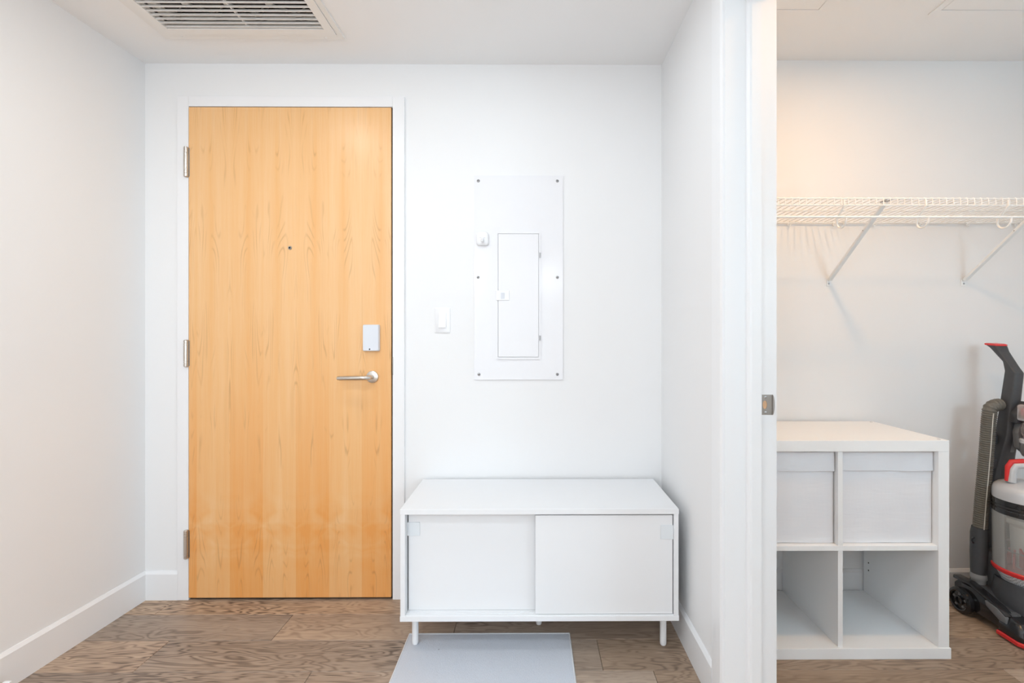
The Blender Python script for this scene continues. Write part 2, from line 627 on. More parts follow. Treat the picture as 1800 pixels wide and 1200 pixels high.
# ceilings
VX0, VX1, VY0, VY1 = -1.40, -0.796, 1.462, 1.775      # vent opening
b = BM()
add_box(b, -2.1, VX0, -0.7, D, ZC, 2.75)
add_box(b, VX1, XR0, -0.7, D, ZC, 2.75)
add_box(b, VX0, VX1, VY1, D, ZC, 2.75)
add_box(b, VX0, VX1, -0.7, VY0, ZC, 2.75)
add_box(b, VX0, VX1, VY0, VY1, 2.46, 2.75)
tag(obj('ceiling', b, 'ceiling'), 'flat white dropped ceiling over the entry', 'ceiling', kind='structure')
tag(box_obj('ceiling_closet', XR1, CX1, -0.3, D, ZCC, 2.75, 'ceiling'), 'flat ceiling inside the closet', 'ceiling', kind='structure')
tag(box_obj('ceiling_living', -2.1, 2.6, YB - 0.1, -0.3, 2.72, 2.85, 'ceiling'), 'higher living room ceiling behind the camera', 'ceiling', kind='structure')

# baseboards
BH, BT = 0.124, 0.011
prof = [(0, 0), (BT, 0), (BT, BH - 0.012), (BT - 0.008, BH), (0, BH)]


def baseboard(name, label, a, b_, n):
    """profile swept from a to b_ (floor points on the wall), n = direction into the room"""
    b = BM()
    A = [b.verts.new((a[0] + n[0] * p[0], a[1] + n[1] * p[0], p[1])) for p in prof]
    B = [b.verts.new((b_[0] + n[0] * p[0], b_[1] + n[1] * p[0], p[1])) for p in prof]
    fs = [b.faces.new(A), b.faces.new(B[::-1])]
    for i in range(len(prof)):
        j = (i + 1) % len(prof)
        fs.append(b.faces.new((A[j], A[i], B[i], B[j])))
    bmesh.ops.recalc_face_normals(b, faces=fs)
    tag(obj(name, b, 'trim'), label, 'baseboard', kind='structure')


FX0, FX1, FZ = -1.5345, -0.553, 2.183      # outer edge of entry door frame
baseboard('baseboard_left', 'white baseboard along the left entry wall', (xl(D), D), (xl(YB), YB), (1, 0))
baseboard('baseboard_back', 'short white baseboard between left corner and entry door frame', (XL, D), (FX0, D), (0, -1))
baseboard('baseboard_bench', 'white baseboard behind the storage bench', (FX1, D), (XR0, D), (0, -1))
baseboard('baseboard_right', 'white baseboard on the partition wall beside the storage bench', (XR0, D - 0.0), (XR0, 1.428), (-1, 0))
baseboard('baseboard_closet', 'white baseboard along the closet far wall behind the cube shelf', (XR1, D), (CX1, D), (0, -1))
baseboard('baseboard_closet_side', 'white baseboard on the closet side wall', (CX1, D), (CX1, -0.3), (-1, 0))

# ------------------------------------------------------------------ entry door and its frame
tr = thing('trim_1', (-1.05, D, 0), 'white painted steel frame around the wooden entry door', 'door frame', kind='structure')
LX0, LX1, LZ0, LZ1 = -1.483, -0.6095, 0.012, 2.134    # door leaf
IX0, IX1, IZ = LX0 - 0.003, LX1 + 0.0055, LZ1 + 0.004
fy0 = D - 0.012
b = BM(); add_box(b, FX0, IX0, fy0, D + 0.02, 0, FZ, 0.002, 2); obj('jamb', b, 'frame', tr)
b = BM(); add_box(b, IX1, FX1, fy0, D + 0.02, 0, FZ, 0.002, 2); obj('jamb', b, 'frame', tr)
b = BM(); add_box(b, IX0, IX1, fy0, D + 0.02, IZ, FZ, 0.002, 2); obj('head', b, 'frame', tr)
box_obj('gap_shade', IX0, IX1, D - 0.0005, D + 0.001, 0.0, IZ, 'gap', tr, label='dark sheet for the shade in the gap behind the door edge')  # dark sheet paints the shade in the gap around the leaf
b = BM(); add_box(b, IX1 - 0.0005, IX1 + 0.003, fy0 - 0.0015, fy0 + 0.01, 0.975, 1.053, 0.0006, 1)
obj('strike_plate', b, 'nickel_dark', tr, label='bronze strike plate on the frame edge')

dr = thing('door_1', (-1.046, D, 0.012), 'maple veneer entry door with lever handle and peephole', 'door', kind='structure')
dy = D - 0.014
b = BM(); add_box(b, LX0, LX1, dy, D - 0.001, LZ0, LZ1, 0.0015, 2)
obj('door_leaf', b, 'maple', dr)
for (za, zb, i) in ((1.829, 1.960, 0), (1.011, 1.128, 1), (0.183, 0.308, 2)):
    hx, hy = LX0 - 0.0075, dy - 0.006
    h = zb - za
    pr = [(0.0, 0.0), (0.006, 0.0), (0.009, 0.003)]
    for s in (0.12, 0.2, 0.8, 0.88):
        pr += [(0.0092, h * s - 0.0015), (0.0076, h * s - 0.001), (0.0076, h * s + 0.001), (0.0092, h * s + 0.0015)]
    pr += [(0.009, h - 0.003), (0.006, h), (0, h)]
    b = BM(); add_lathe(b, pr, (hx, hy, za), 'z', 16)
    hg = obj('hinge', b, 'nickel', dr, smooth=True)
    b = BM(); add_box(b, hx - 0.009, hx + 0.012, dy - 0.0012, dy + 0.0015, za + 0.004, zb - 0.004, 0.0004, 1)
    obj('hinge_leaf', b, 'nickel_dark', hg)
# peephole
px, pz = (514 - 935) / 402.5, 1.145 + (590 - 437) / 402.5
b = BM(); add_lathe(b, [(0.0045, 0.0), (0.0075, 0.0), (0.0085, 0.002), (0.0075, 0.0035), (0.0045, 0.003)], (px, dy - 0.0035, pz), 'y', 20)
pe = obj('peephole', b, 'nickel_dark', dr, smooth=True)
b = BM(); add_lathe(b, [(0.0, 0.0), (0.003, 0.0003), (0.0055, 0.0012), (0.0055, 0.003), (0, 0.003)], (px, dy - 0.003, pz), 'y', 16)
obj('lens', b, 'black_hole', pe, smooth=True)
# lever handle
hx, hz = (657.5 - 935) / 402.5, 1.145 + (590 - 661.5) / 402.5
b = BM(); add_lathe(b, [(0, -0.008), (0.021, -0.008), (0.0255, -0.006), (0.0265, -0.002), (0.0265, 0.0), (0, 0)], (hx, dy, hz), 'y', 36)
lv = obj('lever_handle', b, 'nickel', dr, smooth=True)
path = [(hx, dy - 0.006, hz), (hx, dy - 0.034, hz)]
for i in range(1, 9):
    a = PI / 2 * i / 8
    path.append((hx - 0.026 * (1 - math.cos(a)), dy - 0.034 - 0.022 * math.sin(a), hz))
path += [(hx - 0.06, dy - 0.056, hz - 0.0005), (hx - 0.118, dy - 0.056, hz - 0.001), (hx - 0.126, dy - 0.053, hz - 0.001), (hx - 0.130, dy - 0.048, hz - 0.001)]
b = BM(); add_tube(b, path, [0.0095] * (len(path) - 2) + [0.0085, 0.005], 14)
obj('lever', b, 'nickel', lv, smooth=True)
# lock cover
cx0, cx1 = (642.5 - 935) / 402.5, (670.5 - 935) / 402.5
cz0, cz1 = 1.145 + (590 - 616.5) / 402.5, 1.145 + (590 - 571) / 402.5
pts = rounded_rect(cx0, cx1, cz0, cz1, 0.005, 4)
top = [(x, z + 0.004 * (1 - ((x - (cx0 + cx1) / 2) / ((cx1 - cx0) / 2)) ** 2) * (1 if z > (cz0 + cz1) / 2 else 0)) for x, z in pts]
b = BM()
add_loft(b, [[(x, dy, z) for x, z in top], [(x, dy - 0.014, z) for x, z in top],
             [((x - (cx0 + cx1) / 2) * 0.93 + (cx0 + cx1) / 2, dy - 0.019, (z - (cz0 + cz1) / 2) * 0.95 + (cz0 + cz1) / 2) for x, z in top]])
lc = obj('lock_cover', b, 'plastic_cool', dr, smooth=True, label='pale grey plastic lock cover')
b = BM(); add_lathe(b, [(0, -0.001), (0.0028, -0.001), (0.0032, 0.0), (0.0032, 0.003), (0, 0.003)], ((655 - 935) / 402.5, dy - 0.0195, cz0 + 0.0085), 'y', 14)
obj('sensor_dot', b, 'black_hole', lc, smooth=True)

# ------------------------------------------------------------------ closet door opening trim
t2 = thing('trim_2', (0.63, JY1, 0), 'white jamb and casing of the closet doorway', 'door frame', kind='structure')


def jamb_profile(y, s):
    """far jamb (s=-1 faces the camera) or near jamb (s=+1): stepped board with a rounded door stop"""
    w = 0.011
    return [(XR0 - 0.0, y - s * 0.016), (XR0 - 0.0, y), (0.631, y), (0.633, y + s * w * 0.5), (0.637, y + s * w * 0.85), (0.643, y + s * w),
            (0.671, y + s * w), (0.671, y), (XR1, y), (XR1, y - s * 0.016)]


for y, s in ((JY1, -1), (JY0, 1)):
    b = BM(); add_prism(b, jamb_profile(y, s), 'z', 0, ZHEAD + 0.016); obj('jamb', b, 'trim', t2)
b = BM(); add_box(b, XR0, XR1, JY0, JY1, ZHEAD, ZHEAD + 0.016); obj('head', b, 'trim', t2)


def casing(x_wall, sgn, y0, y1, name='casing', edge=0.008):
    xs = x_wall
    outl = [(xs, y0), (xs + sgn * edge, y0), (xs + sgn * 0.012, y0 + (y1 - y0) * 0.12), (xs + sgn * 0.013, y0 + (y1 - y0) * 0.5),
            (xs + sgn * 0.013, y0 + (y1 - y0) * 0.88), (xs + sgn * 0.009, y1), (xs, y1)]
    b = BM(); add_prism(b, outl, 'z', 0, ZHEAD + 0.08)
    return obj(name, b, 'trim', t2)


casing(XR0, -1, JY1 + 0.001, 1.428)
casing(XR1, 1, JY1 + 0.0002, 1.425, edge=0.0145)
casing(XR0, -1, JY0 - 0.078, JY0 - 0.001)
casing(XR1, 1, JY0 - 0.078, JY0 - 0.001)
for xw, sg in ((XR0, -1), (XR1, 1)):
    xa, xb = sorted((xw, xw + sg * 0.012))
    b = BM(); add_box(b, xa, xb, JY0, JY1, ZHEAD + 0.004, ZHEAD + 0.08, 0.002, 1); obj('casing', b, 'trim', t2)
# strike plate on the far jamb
sz0, sz1 = 0.913, 0.972
sx0, sx1 = 0.6715, 0.7065
b = BM()
pts = [(sx0, sz0), (sx1, sz0), (sx1, sz1), (sx0, sz1)]
hc = ((sx0 + sx1) / 2 - 0.004, (sz0 + sz1) / 2)
hole = [(hc[0] + 0.0065 * math.cos(2 * PI * i / 20), hc[1] + 0.0125 * math.sin(2 * PI * i / 20)) for i in range(20)]
ov = [b.verts.new((x, JY1 - 0.0018, z)) for x, z in pts]
hv = [b.verts.new((x, JY1 - 0.0018, z)) for x, z in hole]
oe = [b.edges.new((ov[i], ov[(i + 1) % 4])) for i in range(4)]
he = [b.edges.new((hv[i], hv[(i + 1) % 20])) for i in range(20)]
bmesh.ops.triangle_fill(b, use_beauty=True, edges=oe + he)
ext = bmesh.ops.extrude_face_region(b, geom=b.faces[:])
bmesh.ops.translate(b, vec=(0, 0.0017, 0), verts=[v for v in ext['geom'] if isinstance(v, bmesh.types.BMVert)])
bmesh.ops.recalc_face_normals(b, faces=b.faces[:])
sp = obj('strike_plate', b, 'nickel_dark', t2, label='satin nickel strike plate')
lip = [(sx1 + 0.0003 + 0.0058 * math.sin(PI * i / 12), sz0 + (sz1 - sz0) * (0.5 - 0.5 * math.cos(PI * i / 12))) for i in range(13)]
b = BM(); add_prism(b, lip, 'y', JY1 - 0.004, JY1 - 0.001); obj('lip', b, 'nickel_dark', sp)
b = BM(); add_prism(b, hole, 'y', JY1 - 0.0006, JY1 - 0.0001); obj('latch_pocket', b, 'brass_raw', sp, label='raw wood latch pocket')
for zz in (sz0 + 0.007, sz1 - 0.007):
    b = BM(); add_lathe(b, [(0, -0.001), (0.002, -0.0008), (0.0036, 0), (0.0036, 0.001), (0, 0.001)], (hc[0] + 0.002, JY1 - 0.0019, zz), 'y', 14)
    obj('screw', b, 'steel', sp, smooth=True)

# ------------------------------------------------------------------ ceiling vent
vt = thing('ceiling_vent', ((VX0 + VX1) / 2, (VY0 + VY1) / 2, ZC), 'cream ceiling return-air grille with thin slats and filter behind', 'vent')
OX0, OX1, OY0, OY1 = VX0 - 0.053, VX1 + 0.053, VY0 - 0.061, VY1 + 0.061


def ring_prism(bm, o, i, z0, z1):
    (a0, a1, b0, b1), (c0, c1, d0, d1) = o, i
    add_box(bm, a0, a1, b0, d0, z0, z1)
    add_box(bm, a0, a1, d1, b1, z0, z1)
    add_box(bm, a0, c0, d0, d1, z0, z1)
    add_box(bm, c1, a1, d0, d1, z0, z1)


b = BM(); ring_prism(b, (OX0, OX1, OY0, OY1), (VX0 - 0.032, VX1 + 0.032, VY0 - 0.032, VY1 + 0.032), ZC - 0.006, ZC - 0.0002)
obj('outer_flange', b, 'vent', vt)
b = BM(); ring_prism(b, (VX0 - 0.0305, VX1 + 0.0305, VY0 - 0.0305, VY1 + 0.0305), (VX0, VX1, VY0, VY1), ZC - 0.009, ZC - 0.0002)
ring_prism(b, (VX0 + 0.0, VX1 - 0.0, VY0 + 0.0, VY1 - 0.0), (VX0 + 0.002, VX1 - 0.002, VY0 + 0.002, VY1 - 0.002), ZC - 0.009, ZC + 0.014)
obj('grille_frame', b, 'vent', vt)
n_s = 14
for i in range(n_s):
    y = VY1 - 0.011 - i * 0.0215
    if y < VY0 + 0.008:
        break
    b = BM(); add_box(b, VX0 + 0.002, VX1 - 0.002, y - 0.0022, y + 0.0022, ZC - 0.007, ZC - 0.0005)
    obj('slat', b, 'vent', vt)
b = BM(); add_box(b, -1.0905, -1.0855, VY0 + 0.002, VY1 - 0.002, ZC - 0.0005, ZC + 0.006); obj('mullion', b, 'vent', vt)
ZF = 2.352
b = BM(); ring_prism(b, (VX0 + 0.0005, VX1 - 0.0005, VY0 + 0.0005, VY1 - 0.0005), (VX0 + 0.003, VX1 - 0.003, VY0 + 0.003, VY1 - 0.003), ZC + 0.014, 2.455)
obj('duct_box', b, 'duct', vt)
fx0, fx1, fy0_, fy1_ = VX0 + 0.004, VX1 - 0.004, VY0 + 0.004, VY1 - 0.004
ft = box_obj('filter', fx0, fx1, fy0_, fy1_, ZF + 0.012, ZF + 0.035, 'media', vt, label='dark air filter behind the slats')
b = BM()
ring_prism(b, (fx0, fx1, fy0_, fy1_), (fx0 + 0.03, fx1 - 0.012, fy0_ + 0.02, fy1_ - 0.022), ZF, ZF + 0.012)


def strip(bm, p, q, w):
    p, q = Vector(p), Vector(q)
    t = (q - p).normalized()
    n = Vector((-t.y, t.x)) * w / 2
    add_prism(bm, [(p + n)[:], (p - n)[:], (q - n)[:], (q + n)[:]], 'z', ZF, ZF + 0.008)


per, hp = 0.152, 0.0695
for r in range(-1, 5):
    yj = 1.681 + 0.0 - (r - 1) * hp
    if yj > fy1_ - 0.01 or yj < fy0_:
        continue
    for c in range(-2, 7):
        xj = -1.263 + per * c + (per / 2 if (r - 1) % 2 else 0)
        if xj < fx0 + 0.01 or xj > fx1 - 0.005:
            continue
        strip(b, (xj, yj - 0.010), (xj, yj + 0.010), 0.022)
        for sx in (-1, 1):
            for sy in (-1, 1):
                xe, ye = xj + sx * per / 2, yj + sy * hp
                t = 1.0
                if xe < fx0:
                    t = (xj - fx0 - 0.004) / (per / 2)
                if xe > fx1:
                    t = (fx1 - 0.004 - xj) / (per / 2)
                if ye > fy1_ or ye < fy0_:
                    t = min(t, 0.35)
                strip(b, (xj, yj + sy * 0.008), (xj + sx * per / 2 * t, yj + sy * (0.008 + (hp - 0.016) * t)), 0.010)
obj('filter_frame', b, 'card', ft)
for sx_, sy_ in ((324, 64.5), (574, 65)):
    d_ = 1.185 * 809 / (590 - sy_)
    b = BM(); add_lathe(b, [(0, -0.002), (0.003, -0.0015), (0.004, 0), (0.004, 0.001), (0, 0.001)], ((sx_ - 935) * d_ / 809, d_, ZC - 0.0062), 'z', 12)
    obj('screw', b, 'vent', vt, smooth=True)

# ------------------------------------------------------------------ light switch
def W(x, y):
    """pixel on the far wall -> X, Z"""
    return (x - 935) / 402.5, 1.145 + (590 - y) / 402.5


sw = thing('light_switch', (-0.389, D, 1.16), 'white rocker light switch on the wall right of the entry door', 'switch')
x0, z1 = W(765, 541); x1, z0 = W(792, 585)
b = BM(); add_loft(b, [[(x, D - 0.0002, z) for x, z in rounded_rect(x0, x1, z0, z1, 0.003, 3)],
                       [(x, D - 0.0035, z) for x, z in rounded_rect(x0, x1, z0, z1, 0.003, 3)],
                       [(x, D - 0.006, z) for x, z in rounded_rect(x0 + 0.004, x1 - 0.004, z0 + 0.004, z1 - 0.004, 0.002, 3)]])
obj('wall_plate', b, 'plastic_white', sw, smooth=True)
xm, zm = (x0 + x1) / 2, (z0 + z1) / 2
b = BM(); ring_prism_pts = (xm - 0.0178, xm + 0.0178, zm - 0.0345, zm + 0.0345)
add_box(b, xm - 0.0178, xm + 0.0178, D - 0.0068, D - 0.006, zm - 0.0345, zm + 0.0345, 0.0003, 1)
obj('bezel', b, 'plastic_white', sw)
b = BM(); add_prism(b, [(D - 0.0068, zm - 0.032), (D - 0.0125, zm - 0.032), (D - 0.0085, zm + 0.002), (D - 0.0075, zm + 0.032), (D - 0.0068, zm + 0.032)], 'x', xm - 0.0158, xm + 0.0158, 0.0006, 1)
obj('rocker', b, 'plastic_white', sw)

# ------------------------------------------------------------------ electrical panel
ep = thing('electrical_panel', (-0.057, D, 0.954), 'glossy white breaker panel cover screwed to the wall above the bench', 'panel')
x0, z1 = W(834, 309); x1, z0 = W(990, 667)
py = D - 0.006
b = BM()
nx, nz = 16, 28
gv = {}
for i in range(nx + 1):
    for j in range(nz + 1):
        u, v = i / nx, j / nz
        bow = 0.0016 * math.sin(PI * u) * math.sin(PI * v) + 0.0012 * mnoise.noise(Vector((u * 2.2, v * 3.1, 2.0)))
        gv[i, j] = b.verts.new((x0 + (x1 - x0) * u, py - bow * (1 if 0 < i < nx and 0 < j < nz else 0.2), z0 + (z1 - z0) * v))
for i in range(nx):
    for j in range(nz):
        b.faces.new((gv[i, j], gv[i + 1, j], gv[i + 1, j + 1], gv[i, j + 1]))
ge = bmesh.ops.extrude_edge_only(b, edges=[e for e in b.edges if e.is_boundary])
for v in ge['geom']:
    if isinstance(v, bmesh.types.BMVert):
        v.co.y = D - 0.0003
bmesh.ops.recalc_face_normals(b, faces=b.faces[:])
cov = obj('cover_sheet', b, 'gloss_white', ep, smooth=True)
dx0, dz1 = W(872.5, 408); dx1, dz0 = W(951, 631)
b = BM(); ring_box = (dx0, dx1, dz0, dz1)
for (a0, a1, c0, c1) in ((dx0, dx1, dz0, dz0 + 0.008), (dx0, dx1, dz1 - 0.008, dz1), (dx0, dx0 + 0.008, dz0 + 0.008, dz1 - 0.008), (dx1 - 0.008, dx1, dz0 + 0.008, dz1 - 0.008)):
    add_box(b, a0, a1, py - 0.0055, py - 0.001, c0, c1)
obj('door_rim', b, 'gloss_white', ep)
b = BM(); add_box(b, dx0 + 0.010, dx1 - 0.010, py - 0.0068, py - 0.001, dz0 + 0.010, dz1 - 0.010, 0.0018, 2)
pd = obj('panel_door', b, 'gloss_white', ep)
lx0, lz1 = W(872.5, 511); lx1, lz0 = W(896, 528)
b = BM(); add_box(b, lx0, lx1, py - 0.010, py - 0.0055, lz0, lz1, 0.0012, 1)
la = obj('latch', b, 'plastic_white', pd)
b = BM(); add_prism(b, [(py - 0.0102, lz0 + 0.006), (py - 0.0108, lz0 + 0.006), (py - 0.0145, lz1 - 0.010), (py - 0.0102, lz1 - 0.009)], 'x', lx0 + 0.022, lx0 + 0.038)
obj('latch_slide', b, 'plastic_cool', la)
for yy_ in (449, 594):
    hx_, hz_ = W(950, yy_)
    b = BM(); add_lathe(b, [(0, 0), (0.003, 0), (0.003, 0.0215), (0, 0.0215)], (hx_ - 0.001, py - 0.0068, hz_ - 0.0107), 'z', 10)
    obj('hinge_pin', b, 'steel', pd, smooth=True)
for sx_, sy_ in ((841.5, 318.5), (980, 318.5), (841, 487.5), (980, 487.5), (842.5, 657.5), (980, 657.5)):
    qx, qz = W(sx_, sy_)
    b = BM(); add_lathe(b, [(0, -0.0045), (0.003, -0.0042), (0.0058, -0.002), (0.0066, 0), (0.0066, 0.001), (0, 0.001)], (qx, py - 0.0008, qz), 'y', 16)
    sc = obj('screw', b, 'steel', ep, smooth=True)
    a = random.uniform(0, PI)
    b = BM()
    dxs, dzs = 0.0045 * math.cos(a), 0.0045 * math.sin(a)
    add_tube(b, [(qx - dxs, py - 0.0053, qz - dzs), (qx + dxs, py - 0.0053, qz + dzs)], 0.0009, 6)
    obj('screw_slot', b, 'gap', sc)
# small dome stuck on the cover
hx0, hz1 = W(838.5, 407.5); hx1, hz0 = W(860, 432.5)
hk = thing('adhesive_hook', ((hx0 + hx1) / 2, py, hz0), 'small white rounded adhesive hook stuck on the breaker panel', 'hook')
b = BM()
secs = []
cxm, czm = (hx0 + hx1) / 2, (hz0 + hz1) / 2
base = rounded_rect(hx0, hx1, hz0, hz1, 0.013, 6, 0.020)
for s, yo in ((1.0, 0.0012), (1.0, 0.006), (0.96, 0.009), (0.86, 0.0115), (0.6, 0.013), (0.25, 0.0136)):
    secs.append([((x - cxm) * s + cxm, py - yo - 0.001, (z - czm) * s + czm) for x, z in base])
add_loft(b, secs)
obj('hook_base', b, 'plastic_white', hk, smooth=True)
b = BM()
add_tube(b, [(cxm, py - 0.0135, czm - 0.002), (cxm, py - 0.020, czm - 0.008), (cxm, py - 0.024, czm - 0.016), (cxm, py - 0.029, czm - 0.014), (cxm, py - 0.031, czm - 0.006)], [0.007, 0.0065, 0.006, 0.005, 0.003], 10)
obj('hook_prong', b, 'plastic_white', hk, smooth=True)
b = BM(); add_tube(b, [(cxm - 0.012, py - 0.0138, czm + 0.002), (cxm, py - 0.0152, czm + 0.001), (cxm + 0.012, py - 0.0138, czm + 0.002)], 0.0009, 6); obj('hook_seam', b, 'v_silver', hk)

# ------------------------------------------------------------------ storage bench
F = 1.648
bx0, bx1 = -0.4716, 0.5286
zt, zb0 = 0.5237, 0.1224
bn = thing('storage_bench', (0.028, F + 0.17, 0), 'low white storage bench with two sliding doors against the far wall', 'bench')
YBK = D - BT - 0.003
box_obj('top_panel', bx0, bx1, F, YBK, zt - 0.0185, zt, 'laminate', bn, 0.001)
box_obj('bottom_panel', bx0, bx1, F, YBK, zb0, zb0 + 0.0185, 'laminate', bn, 0.001)
for (a, c) in ((bx0 + 0.001, bx0 + 0.0175), (bx1 - 0.0175, bx1 - 0.001)):
    box_obj('side_panel', a, c, F + 0.002, YBK, zb0 + 0.0185, zt - 0.0185, 'laminate', bn, 0.0006)
box_obj('back_panel', bx0 + 0.0175, bx1 - 0.0175, YBK - 0.006, YBK - 0.001, zb0 + 0.0185, zt - 0.0185, 'laminate', bn)
# sliding tracks on the bottom panel
b = BM()
for k in range(3):
    yk = F + 0.006 + k * 0.014
    add_box(b, bx0 + 0.0175, bx1 - 0.0175, yk, yk + 0.002, zb0 + 0.0185, zb0 + 0.0205)
obj('door_track', b, 'laminate', bn)
ld = box_obj('sliding_door', bx0 + 0.0215, 0.035, F + 0.036, F + 0.046, zb0 + 0.0207, zt - 0.0205, 'laminate', bn, 0.0008)
rx0, rx1 = (941.5 - 935) * 1.655 / 809, (1183.3 - 935) * 1.655 / 809
rd = box_obj('sliding_door', rx0, rx1, F + 0.009, F + 0.019, zb0 + 0.0207, zt - 0.025, 'laminate', bn, 0.0008)


def tab(x0, x1, z0, z1, y, parent, side):
    b = BM()
    add_box(b, x0, x1, y - 0.003, y - 0.0002, z0, z1, 0.0006, 1)
    if side < 0:
        add_box(b, x0 - 0.003, x0 + 0.0005, y - 0.003, y + 0.0102, z0, z1)
    else:
        add_box(b, x1 - 0.0005, x1 + 0.003, y - 0.003, y + 0.0102, z0, z1)
    obj('pull_tab', b, 'tab', parent)


k2 = (F + 0.033) / 809
tab((717.0 - 935) * k2, (738.5 - 935) * k2, 1.145 - (941 - 590) * k2, 1.145 - (917.5 - 590) * k2, F + 0.036, ld, -1)
k1 = (F + 0.006) / 809
tab((1162 - 935) * k1, (1183 - 935) * k1, 1.145 - (948 - 590) * k1, 1.145 - (923.5 - 590) * k1, F + 0.009, rd, 1)
for (lx, ly, z0) in ((-0.430, 1.703, 0.0065), (0.487, 1.703, 0.0), (0.0285, 1.827, 0.0005), (-0.430, 1.945, 0.0), (0.487, 1.945, 0.0)):
    h = zb0 - z0
    b = BM(); add_lathe(b, [(0, 0), (0.005, 0.0), (0.0095, 0.002), (0.0115, 0.006), (0.0118, 0.012), (0.0118, h), (0, h)], (lx, ly, z0), 'z', 20)
    obj('leg', b, 'laminate', bn, smooth=True)

# ------------------------------------------------------------------ rug
rg = thing('door_mat', (-0.16, 1.3, 0), 'pale blue-grey flat rug lying in front of and under the bench', 'rug')
rx0_, rx1_, ry0, ry1 = -0.467, 0.144, 0.86, 1.764
b = BM()
nx, ny = 30, 44
gv = {}
rr = random.Random(3)
for i in range(nx + 1):
    for j in range(ny + 1):
        u, v = i / nx, j / ny
        x, y = rx0_ + (rx1_ - rx0_) * u, ry0 + (ry1 - ry0) * v
        e = min(u, 1 - u, v, 1 - v)
        z = 0.0062 + 0.0006 * mnoise.noise(Vector((x * 5, y * 5, 0)))
        if e == 0:
            z = 0.0045
        x += 0.002 * mnoise.noise(Vector((y * 6, u, 3.0)))
        y += 0.002 * mnoise.noise(Vector((x * 6, v, 8.0)))
        gv[i, j] = b.verts.new((x, y, z))
for i in range(nx):
    for j in range(ny):
        b.faces.new((gv[i, j], gv[i + 1, j], gv[i + 1, j + 1], gv[i, j + 1]))
ge = bmesh.ops.extrude_edge_only(b, edges=[e for e in b.edges if e.is_boundary])
for v in ge['geom']:
    if isinstance(v, bmesh.types.BMVert):
        v.co.z = 0.0003
bmesh.ops.recalc_face_normals(b, faces=b.faces[:])
obj('rug_pile', b, 'rug', rg, smooth=True)
b = BM()
ed = [(rx0_, ry0), (rx1_, ry0), (rx1_, ry1), (rx0_, ry1), (rx0_, ry0)]
for (p, q) in zip(ed[:-1], ed[1:]):
    add_tube(b, [(p[0], p[1], 0.0036), (q[0], q[1], 0.0036)], 0.0032, 8)
M['rug_edge'] = plain('rug_binding', (0.66, 0.67, 0.69, 1), 0.9, var=0.05, vscale=200, bump=0.2, bscale=600)
obj('rug_binding', b, 'rug_edge', rg)

# ------------------------------------------------------------------ door stop
dsx, dsy, dsz = xl(1.455) + BT, 1.455, 0.053
ds = thing('door_stop', (dsx, dsy, dsz), 'short metal door stop with white tip on the left baseboard', 'door stop')
b = BM(); add_lathe(b, [(0, 0.0002), (0.011, 0.0002), (0.011, 0.003), (0.006, 0.006), (0.004, 0.008), (0.004, 0.042), (0, 0.042)], (dsx, dsy, dsz), 'x', 16)
obj('rod', b, 'nickel', ds, smooth=True)
b = BM(); add_lathe(b, [(0, 0.040), (0.006, 0.040), (0.0075, 0.044), (0.0075, 0.058), (0.006, 0.061), (0, 0.0615)], (dsx, dsy, dsz), 'x', 16)
obj('rubber_tip', b, 'plastic_white', ds, smooth=True)

# ------------------------------------------------------------------ closet: cube shelf with fabric boxes
KF, KB = 1.625, 1.995
kx0, kx1, kz = 0.7125, 1.4825, 0.7735
ks = thing('cube_shelf', (1.097, 1.81, 0), 'white open cube shelf unit with four compartments in the closet', 'shelf')
box_obj('top_panel', kx0, kx1, KF, KB, kz - 0.039, kz, 'laminate_warm', ks, 0.0012)
box_obj('bottom_panel', kx0, kx1 + 0.004, KF - 0.003, KB, 0.0, 0.0385, 'laminate_warm', ks, 0.0012)
for a, c in ((kx0, kx0 + 0.0385), (kx1 - 0.0385, kx1)):
    sp_ = box_obj('side_panel', a, c, KF + 0.001, KB, 0.0385, kz - 0.039, 'laminate_warm', ks, 0.0006)
for zz in (0.24, 0.272):
    b = BM(); add_lathe(b, [(0, 0), (0.0032, 0), (0.0032, 0.0006), (0, 0.0006)], (kx1 - 0.0391, 1.965, zz - 0.10), 'x', 10); obj('peg_hole', b, 'gap', sp_)
mx0, mx1 = 1.0895, 1.1065
box_obj('divider', mx0, mx1, KF + 0.006, KB - 0.002, 0.0385, 0.3815, 'laminate_warm', ks, 0.0005)
box_obj('divider', mx0, mx1, KF + 0.006, KB - 0.002, 0.3985, kz - 0.039, 'laminate_warm', ks, 0.0005)
box_obj('middle_shelf', kx0 + 0.0385, kx1 - 0.0385, KF + 0.004, KB - 0.001, 0.3815, 0.3985, 'laminate_warm', ks, 0.0005)
for (qx, qy) in ((kx1 - 0.02, KF + 0.02), (kx1 - 0.02, KB - 0.02)):
    b = BM(); add_lathe(b, [(0, 0.0), (0.006, 0.0), (0.005, 0.0012), (0, 0.0012)], (qx, qy, kz), 'z', 14); obj('screw_cap', b, 'v_silver', ks)


